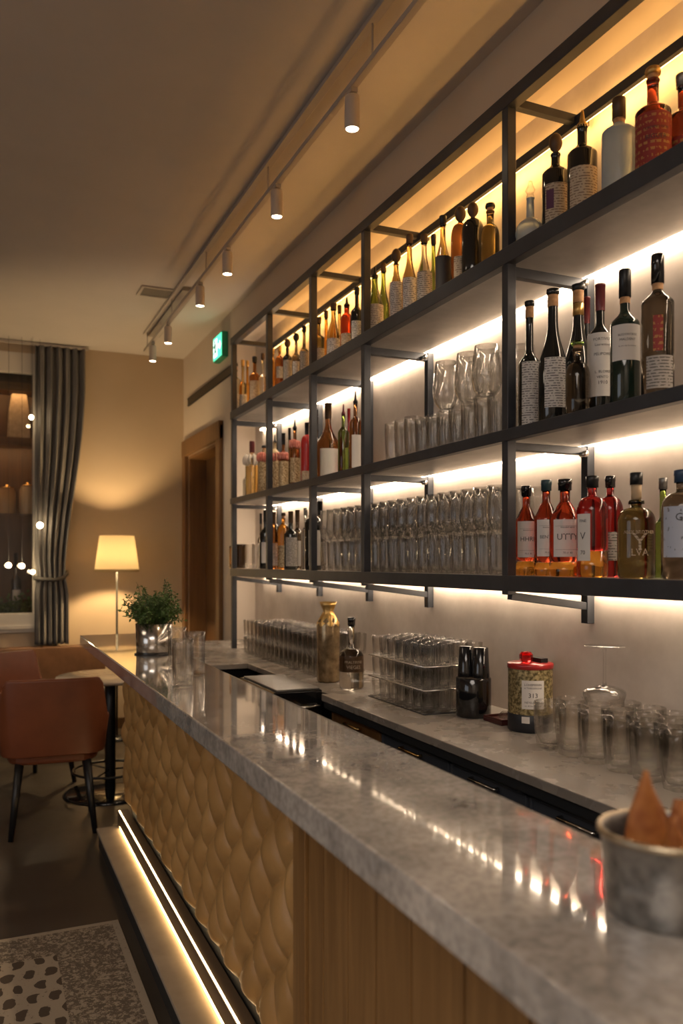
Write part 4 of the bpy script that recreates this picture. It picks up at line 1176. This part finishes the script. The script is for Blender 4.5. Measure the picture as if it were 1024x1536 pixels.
# plant
pt = empty('potted_plant', (0.727, 3.77, ZB), 'bushy green herb in a shiny steel pot on the far part of the bar', 'plant')
b = MB(); b.lathe([(0, 0.001), (0.074, 0), (0.078, 0.004), (0.083, 0.14), (0.080, 0.14), (0.076, 0.125), (0, 0.12)], 40, rib=0.006, ribn=12); b.build('pot', M['pot_metal'], pt)
b = MB(); b.lathe([(0, 0.0002), (0.086, 0.0), (0.088, 0.004), (0.0, 0.0045)], 36); b.build('saucer', M['black'], pt)
b = MB(); b.lathe([(0, 0.127), (0.05, 0.128), (0.078, 0.122), (0.0, 0.118)], 24); b.build('soil', M['soil'], pt)
rp = random.Random(5)
bs = MB(); bl = MB()
for k in range(190):
    a = rp.uniform(0, 2 * pi); r0 = rp.uniform(0, 0.06)
    up = rp.uniform(0.03, 0.155); out = rp.uniform(0.0, 0.155) * (1 - 0.5 * up / 0.17)
    base = Vector((r0 * cos(a), r0 * sin(a), 0.125))
    tip = Vector(((r0 + out) * cos(a), (r0 + out) * sin(a), 0.125 + up + (0.05 if rp.random() < 0.08 else 0)))
    if k < 6:
        a = -0.5; tip = Vector((0.045 + 0.012 * k * 0.7, -0.03 + 0.01 * k, 0.125 + 0.215 - 0.012 * k)); base = Vector((0.02, 0, 0.125))
    mid = base.lerp(tip, 0.55) + Vector((0, 0, 0.02))
    pts = []
    for i in range(6):
        t = i / 5
        pts.append(base * (1 - t) ** 2 + mid * 2 * t * (1 - t) + tip * t * t)
    bs.tube(pts, 0.0012, 4)
    for i in range(16):
        t = 0.25 + 0.75 * i / 15
        p = base * (1 - t) ** 2 + mid * 2 * t * (1 - t) + tip * t * t
        dd = Vector((rp.gauss(0, 1), rp.gauss(0, 1), rp.gauss(0.3, 0.7))).normalized()
        sd = dd.cross(Vector((rp.gauss(0, 1), rp.gauss(0, 1), rp.gauss(0, 1)))).normalized()
        ln = rp.uniform(0.012, 0.024); wd = ln * 0.24
        nrm = dd.cross(sd) * ln * 0.12
        bl.add([p, p + dd * ln * 0.5 + sd * wd, p + dd * ln, p + dd * ln * 0.5 - sd * wd, p + dd * ln * 0.5 + nrm], [(0, 1, 4), (1, 2, 4), (2, 3, 4), (3, 0, 4)])
bs.build('stem', M['stem'], pt); bl.build('foliage', M['leaf'], pt)

# glasses on the bar
for (x, y, lb) in ((0.632, 2.77, 'clear highball glass in front of the potted plant, nearest of three on the bar'), (0.738, 3.03, 'clear highball glass on the bar, right and behind the nearest one'), (0.722, 3.27, 'clear highball glass on the bar right beside the plant pot, farthest of three')):
    put('highball_glass', G_BAR, (x, y, ZB + 0.0005), lb, 'glass')

# ------------------------------------------------------------------ seating area
def chair(loc, rz, label):
    o = empty('armchair', loc, label, 'chair', None, rz)
    # seat faces +Y locally, back at -Y
    b = MB()
    ang0, ang1, n = radians(-205 + 0), radians(25), 28
    prof = []
    # tub shell: path around the seat; taller at the back
    R1, R2 = 0.285, 0.275
    vs = []; fs = []
    for i in range(n + 1):
        t = i / n
        a = radians(172) + (radians(368) - radians(172)) * t
        ca, sa = cos(a), sin(a)
        e = 0.42
        x = R1 * math.copysign(abs(ca) ** e, ca); y = R2 * math.copysign(abs(sa) ** e, sa)
        back = min(1, max(0, (-sa + 0.05) * 1.8))
        top = 0.68 + 0.22 * sm(min(1, max(0, (-sa - 0.55) / 0.25)))
        bot = 0.465
        th = 0.032
        nx, ny = ca, sa
        l = math.hypot(nx, ny)
        tilt = 0.035 * back
        for (dz, off) in ((0, 0), (0.0, -th), (1.0, -th * 0.9), (1.0, -0.005), (0.985, 0.004)):
            z = bot + (top - bot) * dz
            vs.append((x + nx * (off + tilt * dz), y + ny * (off + tilt * dz), z))
    m_ = 5
    for i in range(n):
        for q in range(m_):
            r2 = (q + 1) % m_
            fs.append((i * m_ + q, (i + 1) * m_ + q, (i + 1) * m_ + r2, i * m_ + r2))
    fs.append(tuple(range(m_))); fs.append(tuple(n * m_ + q for q in range(m_)))
    b.add(vs, fs, True)
    sh_ = b.build('backrest', M['cognac'], o, bevel=0.008)
    b = MB()
    pts = []
    for k in range(28):
        a = 2 * pi * k / 28
        e = 0.5
        pts.append((0.25 * math.copysign(abs(cos(a)) ** e, cos(a)), 0.02 + 0.24 * math.copysign(abs(sin(a)) ** e, sin(a))))
    b.prism(pts, 0.41, 0.485); b.build('seat', M['cognac'], o, bevel=0.02)
    for sx in (-1, 1):
        for sy in (-1, 1):
            b = MB(); b.tube([(sx * 0.18, sy * 0.17 + 0.0, 0.42), (sx * 0.225, sy * 0.225, 0.0)], 0.026, 10, r2=0.015); b.build('leg', M['black'], o)
    return o


chair((0.395, 5.10, 0), radians(-4), 'cognac leather tub chair with its back to the viewer, nearest at the round table')
chair((0.30, 6.12, 0), radians(-148), 'cognac leather tub chair on the far side of the round table, facing the viewer')
tb = empty('round_table', (0.80, 5.66, 0), 'small round pale table on a black disc foot beside the tub chairs', 'table')
b = MB(); b.lathe([(0, 0.765), (0.335, 0.765), (0.35, 0.772), (0.35, 0.786), (0.345, 0.79), (0, 0.79)], 48); b.build('table_top', noisy('table_top_stone', (0.30, 0.24, 0.18), (0.38, 0.31, 0.24), 5, 0.22), tb)
b = MB(); b.cyl(0.035, 0.03, 0.764, 24); b.build('pedestal', M['black'], tb)
b = MB(); b.lathe([(0, 0), (0.30, 0), (0.305, 0.006), (0.28, 0.02), (0.05, 0.032), (0, 0.032)], 48); b.build('foot_disc', M['black_gloss'], tb)
b = MB()
ring = [(0.24 * cos(2 * pi * k / 32), 0.24 * sin(2 * pi * k / 32), 0.16) for k in range(33)]
b.tube(ring, 0.009, 8, caps=False)
for k in range(3):
    a = 2 * pi * k / 3; b.tube([(0.03 * cos(a), 0.03 * sin(a), 0.16), (0.24 * cos(a), 0.24 * sin(a), 0.16)], 0.006, 6)
b.build('foot_ring', M['black'], tb)

# upholstered bench against the far wall
bn = empty('banquette', (-0.5, 7.5, 0), 'dark brown upholstered bench along the far wall below the window', 'bench')
b = MB(); b.box((-2.4, -0.28, 0.12), (1.55, 0.20, 0.46)); b.build('seat', noisy('grey_upholstery', (0.06, 0.055, 0.05), (0.09, 0.08, 0.072), 30, 0.9), bn, bevel=0.03)
b = MB(); b.box((-2.4, 0.205, 0.12), (1.55, 0.30, 0.80)); b.build('backrest', noisy('brown_leather', (0.11, 0.05, 0.02), (0.17, 0.08, 0.035), 6, 0.45), bn, bevel=0.02)
b = MB(); b.box((-2.35, -0.25, 0.0), (1.5, 0.28, 0.12)); b.build('plinth', M['black'], bn)

# floor lamp
lx, ly = 1.10, 7.38
fl = empty('floor_lamp', (lx, ly, 0), 'floor lamp with glowing cream tapered shade in the far corner', 'lamp')
zs0, zs1 = CZ - 0.085, CZ + 0.23
m, nt, bb = new_mat('lamp_shade_fabric')
bb.inputs['Base Color'].default_value = (0.90, 0.78, 0.56, 1); bb.inputs['Roughness'].default_value = 0.9
tl = node(nt, 'ShaderNodeBsdfTranslucent'); tl.inputs[0].default_value = (1.0, 0.92, 0.74, 1)
mxs = node(nt, 'ShaderNodeMixShader'); mxs.inputs[0].default_value = 0.8
nt.links.new(bb.outputs[0], mxs.inputs[1]); nt.links.new(tl.outputs[0], mxs.inputs[2]); nt.links.new(mxs.outputs[0], nt.nodes['Material Output'].inputs[0])
b = MB(); b.lathe([(0.192, zs0), (0.148, zs1), (0.146, zs1), (0.190, zs0), (0.192, zs0)], 48)
b.build('lamp_shade', m, fl)
b = MB(); b.lathe([(0.1925, zs0), (0.1935, zs0 + 0.001), (0.1915, zs0 + 0.022), (0.1905, zs0 + 0.022)], 48); b.build('shade_trim', plain('shade_trim', (0.5, 0.36, 0.16), 0.8), fl)
b = MB(); b.tube([(0, 0, 0.02), (0, 0, CZ + 0.036)], 0.009, 12); b.build('pole', M['dark_rubber'], fl)
b = MB(); b.lathe([(0, 0), (0.14, 0), (0.14, 0.015), (0.02, 0.03), (0, 0.03)], 36); b.build('base', M['black'], fl)
b = MB(); b.lathe([(0, 0.0)] + [(0.032 * sin(t * pi / 8), 0.035 - 0.035 * cos(t * pi / 8)) for t in range(1, 8)] + [(0, 0.07)], 16, c=(0, 0, CZ + 0.035)); b.build('light_bulb', emit('floor_lamp_bulb', (1.0, 0.68, 0.33), 900), fl)

# curtain
def curtain():
    o = empty('curtain', (0.66, YB - 0.09, 0), 'long grey curtain tied back beside the far window', 'curtain')
    b = MB()
    nx, nz = 150, 60
    z0, z1 = 0.815, ZC - 0.03
    zt = CZ - 0.12
    vs = []
    for j in range(nz + 1):
        z = z0 + (z1 - z0) * j / nz
        if z > zt:
            t = (z - zt) / (z1 - zt); xr = 0.70 + (0.875 - 0.70) * sm(min(1, t * 1.15)) ** 0.8
        else:
            t = (zt - z) / (zt - z0); xr = 0.70 + 0.03 * min(1, t * 4)
        pin = math.exp(-((z - zt) / 0.10) ** 2)
        xl = 0.445 + 0.02 * pin
        for i in range(nx + 1):
            u = i / nx
            x = xl + (xr - xl) * u
            ph = u * 2 * pi * 6
            dpt = (0.028 - 0.012 * pin) * sin(ph + 0.5 * sin(3 * u + z)) + 0.012 * sin(2.3 * ph + z * 0.8)
            vs.append((x - 0.66, dpt, z))
    fs = []
    W = nx + 1
    for j in range(nz):
        for i in range(nx): fs.append((j * W + i, j * W + i + 1, (j + 1) * W + i + 1, (j + 1) * W + i))
    b.add(vs, fs, True)
    c = b.build('curtain_panel', M['curtain'], o)
    md = c.modifiers.new('solid', 'SOLIDIFY'); md.thickness = 0.003
    b = MB()
    pts = [(-0.215, 0.06, zt - 0.02), (-0.22, -0.02, zt - 0.02), (-0.16, -0.075, zt - 0.03), (-0.06, -0.08, zt - 0.04), (0.02, -0.07, zt - 0.02), (0.055, -0.02, zt + 0.015), (0.06, 0.06, zt + 0.03)]
    b.tube(pts, 0.017, 8); b.build('tie_band', plain('tie_dark', (0.06, 0.055, 0.05), 0.8), o)
    b = MB(); b.bar((-0.7, 0, ZC - 0.02), (0.24, 0, ZC - 0.02), 0.03, 0.02); b.build('curtain_track', M['rail_grey'], o)
curtain()

# cabinet behind the window with shelves of goods
YC0, YC1 = YB + 0.22, YB + 0.62
cb = empty('display_cabinet', (-0.5, YC0, 0), 'dark wooden shelf cabinet seen through the far window', 'cabinet')
def zpy(py, x, y): return z_at(py, x, y)
zA = zpy(577, 0.25, YC0); zB2 = zpy(660, 0.25, YC0); zC2 = zpy(770, 0.25, YC0); zD = zpy(938, 0.25, YC0)
b = MB(); b.box((-1.5, 0.36, 0.6), (1.1, 0.40, ZC - 0.02)); b.build('back_panel', M['walnut'], cb)
for z in (zA, zB2):
    b = MB(); b.box((-1.5, 0.0, z - 0.028), (1.1, 0.36, z + 0.028)); b.box((-1.5, 0.0, z - 0.05), (1.1, 0.02, z - 0.02)); b.build('shelf', M['shelf_wood'], cb)
b = MB(); b.box((-1.5, 0.0, zD - 0.2), (1.1, 0.36, zD)); b.build('shelf', M['shelf_wood'], cb, bevel=0.003)
for x in (-1.5, -0.35, 1.07):
    b = MB(); b.box((x, 0.0, 0.6), (x + 0.03, 0.36, ZC - 0.02)); b.build('upright', M['shelf_wood'], cb)
b = MB(); b.box((-1.5, 0.0, zC2 - 0.014), (1.1, 0.34, zC2 + 0.0)); b.build('glass_shelf', M['glass'], cb)
# goods
b = MB(); b.box((-1.4, 0.023, zA - 0.044), (1.0, 0.035, zA - 0.029)); b.box((-1.4, 0.023, zB2 - 0.044), (1.0, 0.035, zB2 - 0.029)); b.build('light_strip', emit('cabinet_fill_glow', (1.0, 0.55, 0.22), 14.0), cb)  # strips added behind the shelf fascias to brighten the cabinet
Yg = YC0 + 0.16
def xg(px): # x of a column on plane y = Yg
    t = (px - 512) / F
    return Yg * (S_ + t * C_) / (C_ - t * S_)
b = MB()
ztop = zpy(592, xg(27), Yg) - zB2 - 0.028
b.prism([(-0.10, 0.0), (0.10, 0.0), (0.09, ztop * 0.62), (0.068, ztop), (-0.062, ztop), (-0.088, ztop * 0.62)], -0.05, 0.05, 'y')
o = b.build('paper_bag', noisy('linen_bag', (0.42, 0.33, 0.22), (0.58, 0.47, 0.33), 20, 0.8), loc=(xg(28), Yg, zB2 + 0.0285), bevel=0.01); tag(o, 'pale standing paper bag on the upper shelf behind the window', 'bag')
for k, (px, hgt, rr, mt, lb) in enumerate(((41, 0.30, 0.07, M['g_gold'], 'tall jar with brass lid on the middle shelf behind the window'), (10, 0.27, 0.08, M['g_gold'], 'wide amber jar on the middle shelf behind the window, left of the tall jar'))):
    j = empty('storage_jar', (xg(px), Yg, zC2 + 0.001), lb, 'jar')
    b = MB(); b.lathe([(0, 0), (rr * 0.95, 0), (rr, 0.01), (rr, hgt * 0.75), (rr * 0.8, hgt * 0.85), (rr * 0.8, hgt * 0.88), (0, hgt * 0.88)], 24); b.build('jar_body', plain('jar_cream%d' % k, ((0.50, 0.38, 0.24), (0.36, 0.22, 0.10))[k], 0.3), j)
    b = MB(); b.lathe([(0, hgt * 0.88), (rr * 0.85, hgt * 0.88), (rr * 0.8, hgt * 0.92), (0.015, hgt * 0.94), (0.02, hgt), (0, hgt)], 20); b.build('lid', M['brass'], j)
bottle('dark wine bottle with white label on the low shelf behind the window', 26, 755, 15, 'bordeaux', M['g_wine'], ('foil', M['black']), X=xg(24), y=Yg, zs=zD + 0.001, lab=(M['paper'], .25, .48, .9), r=0.045, h=0.66)
j = empty('planter', (xg(10), Yg - 0.115, zD + 0.001), 'low green plant in a box on the low shelf behind the window', 'plant')
b = MB(); b.box((-0.22, -0.05, 0), (0.20, 0.05, 0.09)); b.build('plant_box', M['walnut'], j)
b = MB()
for k in range(900):
    p = Vector((rp.uniform(-0.22, 0.2), rp.uniform(-0.05, 0.03), 0.09 + abs(rp.gauss(0, 0.07))))
    dd = Vector((rp.gauss(0, 1), rp.gauss(0, 1), rp.gauss(0.4, 1))).normalized(); sd = dd.cross(Vector((rp.gauss(0, 1), 1, rp.gauss(0, 1)))).normalized(); ln = rp.uniform(.03, .05)
    b.add([p, p + dd * ln * .5 + sd * ln * .3, p + dd * ln, p + dd * ln * .5 - sd * ln * .3], [(0, 1, 2), (0, 2, 3)])
b.build('foliage', M['leaf'], j)
# string bulbs in front of the window
for (px, py, rr, lb) in ((47, 626, 0.019, 'small glowing bulb hanging high at the edge of the curtain'), (60, 788, 0.026, 'bright glowing bulb hanging halfway down the curtain'), (13, 848, 0.022, 'low glowing bulb before the window, leftmost of three'), (33, 849, 0.022, 'low glowing bulb before the window, middle of three'), (49, 858, 0.018, 'low glowing bulb before the window, nearest the curtain tie')):
    Yb_ = YB - 0.20 - (0.05 if px == 49 else 0)
    t = (px - 512) / F; xx = Yb_ * (S_ + t * C_) / (C_ - t * S_)
    zz = z_at(py, xx, Yb_)
    j = empty('hanging_bulb', (xx, Yb_, zz), lb, 'light bulb')
    b = MB(); b.lathe([(0, -rr)] + [(rr * sin(q * pi / 8), -rr * cos(q * pi / 8)) for q in range(1, 8)] + [(0, rr)], 14); b.build('bulb', M['bulb'], j)
    b = MB(); b.tube([(0, 0, rr), (0, 0, ZC - zz - 0.001)], 0.0015, 5); b.build('cord', M['black'], j)

# rug
def rug_mat():
    m, nt, b = new_mat('patterned_rug')
    tc = node(nt, 'ShaderNodeTexCoord'); sp = node(nt, 'ShaderNodeSeparateXYZ'); nt.links.new(tc.outputs['Object'], sp.inputs[0])
    def mth(op, a, bv=None, c=None):
        n = node(nt, 'ShaderNodeMath', operation=op)
        for i, q in enumerate((a, bv, c)):
            if q is None: continue
            if isinstance(q, (int, float)): n.inputs[i].default_value = q
            else: nt.links.new(q, n.inputs[i])
        return n.outputs[0]
    n1 = node(nt, 'ShaderNodeTexNoise'); n1.inputs['Scale'].default_value = 14; n1.inputs['Detail'].default_value = 3; nt.links.new(tc.outputs['Object'], n1.inputs['Vector'])
    n2 = node(nt, 'ShaderNodeTexNoise'); n2.inputs['Scale'].default_value = 55; n2.inputs['Detail'].default_value = 6; n2.inputs['Roughness'].default_value = 0.8; nt.links.new(tc.outputs['Object'], n2.inputs['Vector'])
    wob = mth('MULTIPLY', mth('SUBTRACT', n1.outputs['Fac'], 0.5), 0.05)
    X = mth('ADD', sp.outputs['X'], wob); Y = mth('ADD', sp.outputs['Y'], wob)
    P = 0.076
    row = mth('FLOOR', mth('DIVIDE', Y, P * 1.25))
    sh_ = mth('MULTIPLY', mth('MODULO', mth('ABSOLUTE', row), 2.0), P * 0.5)
    fx = mth('ABSOLUTE', mth('SUBTRACT', mth('FRACT', mth('DIVIDE', mth('ADD', X, sh_), P)), 0.5))
    fy = mth('ABSOLUTE', mth('SUBTRACT', mth('FRACT', mth('DIVIDE', Y, P * 1.25)), 0.5))
    dot = mth('LESS_THAN', mth('ADD', mth('POWER', mth('DIVIDE', fx, 0.25), 3.0), mth('POWER', mth('DIVIDE', fy, 0.33), 3.0)), 1.0)
    # inside the field only: x < 0.87-0.26 from centre
    ix = mth('LESS_THAN', mth('ABSOLUTE', sp.outputs['X']), 0.60); iy = mth('LESS_THAN', mth('ABSOLUTE', sp.outputs['Y']), 1.12)
    field = mth('MULTIPLY', ix, iy)
    dot = mth('MULTIPLY', dot, field)
    bx = mth('LESS_THAN', mth('ABSOLUTE', sp.outputs['X']), 0.84); by = mth('LESS_THAN', mth('ABSOLUTE', sp.outputs['Y']), 1.32)
    band = mth('SUBTRACT', mth('MULTIPLY', bx, by), field)
    thr = mth('SUBTRACT', 0.62, mth('MULTIPLY', band, 0.14))
    spk = mth('MULTIPLY', mth('GREATER_THAN', n2.outputs['Fac'], thr), 0.75)
    dark = mth('MAXIMUM', mth('MULTIPLY', dot, 0.92), spk)
    mx = node(nt, 'ShaderNodeMix', data_type='RGBA'); mx.inputs['A'].default_value = c4((0.40, 0.33, 0.24)); mx.inputs['B'].default_value = c4((0.065, 0.042, 0.025))
    nt.links.new(dark, mx.inputs['Factor']); nt.links.new(mx.outputs['Result'], b.inputs['Base Color'])
    b.inputs['Roughness'].default_value = 0.95
    bp = node(nt, 'ShaderNodeBump'); bp.inputs['Strength'].default_value = 0.4; bp.inputs['Distance'].default_value = 0.003
    nt.links.new(n2.outputs['Fac'], bp.inputs['Height']); nt.links.new(bp.outputs[0], b.inputs['Normal'])
    return m
b = MB(); b.box((-0.87, -1.35, 0.0), (0.87, 1.35, 0.010)); o = b.build('rug', rug_mat(), loc=(0.545 - 0.87, 3.62 - 1.35, 0.0), bevel=0.003)
tag(o, 'cream patterned rug with rows of dark brown blocks on the floor beside the bar', 'rug')
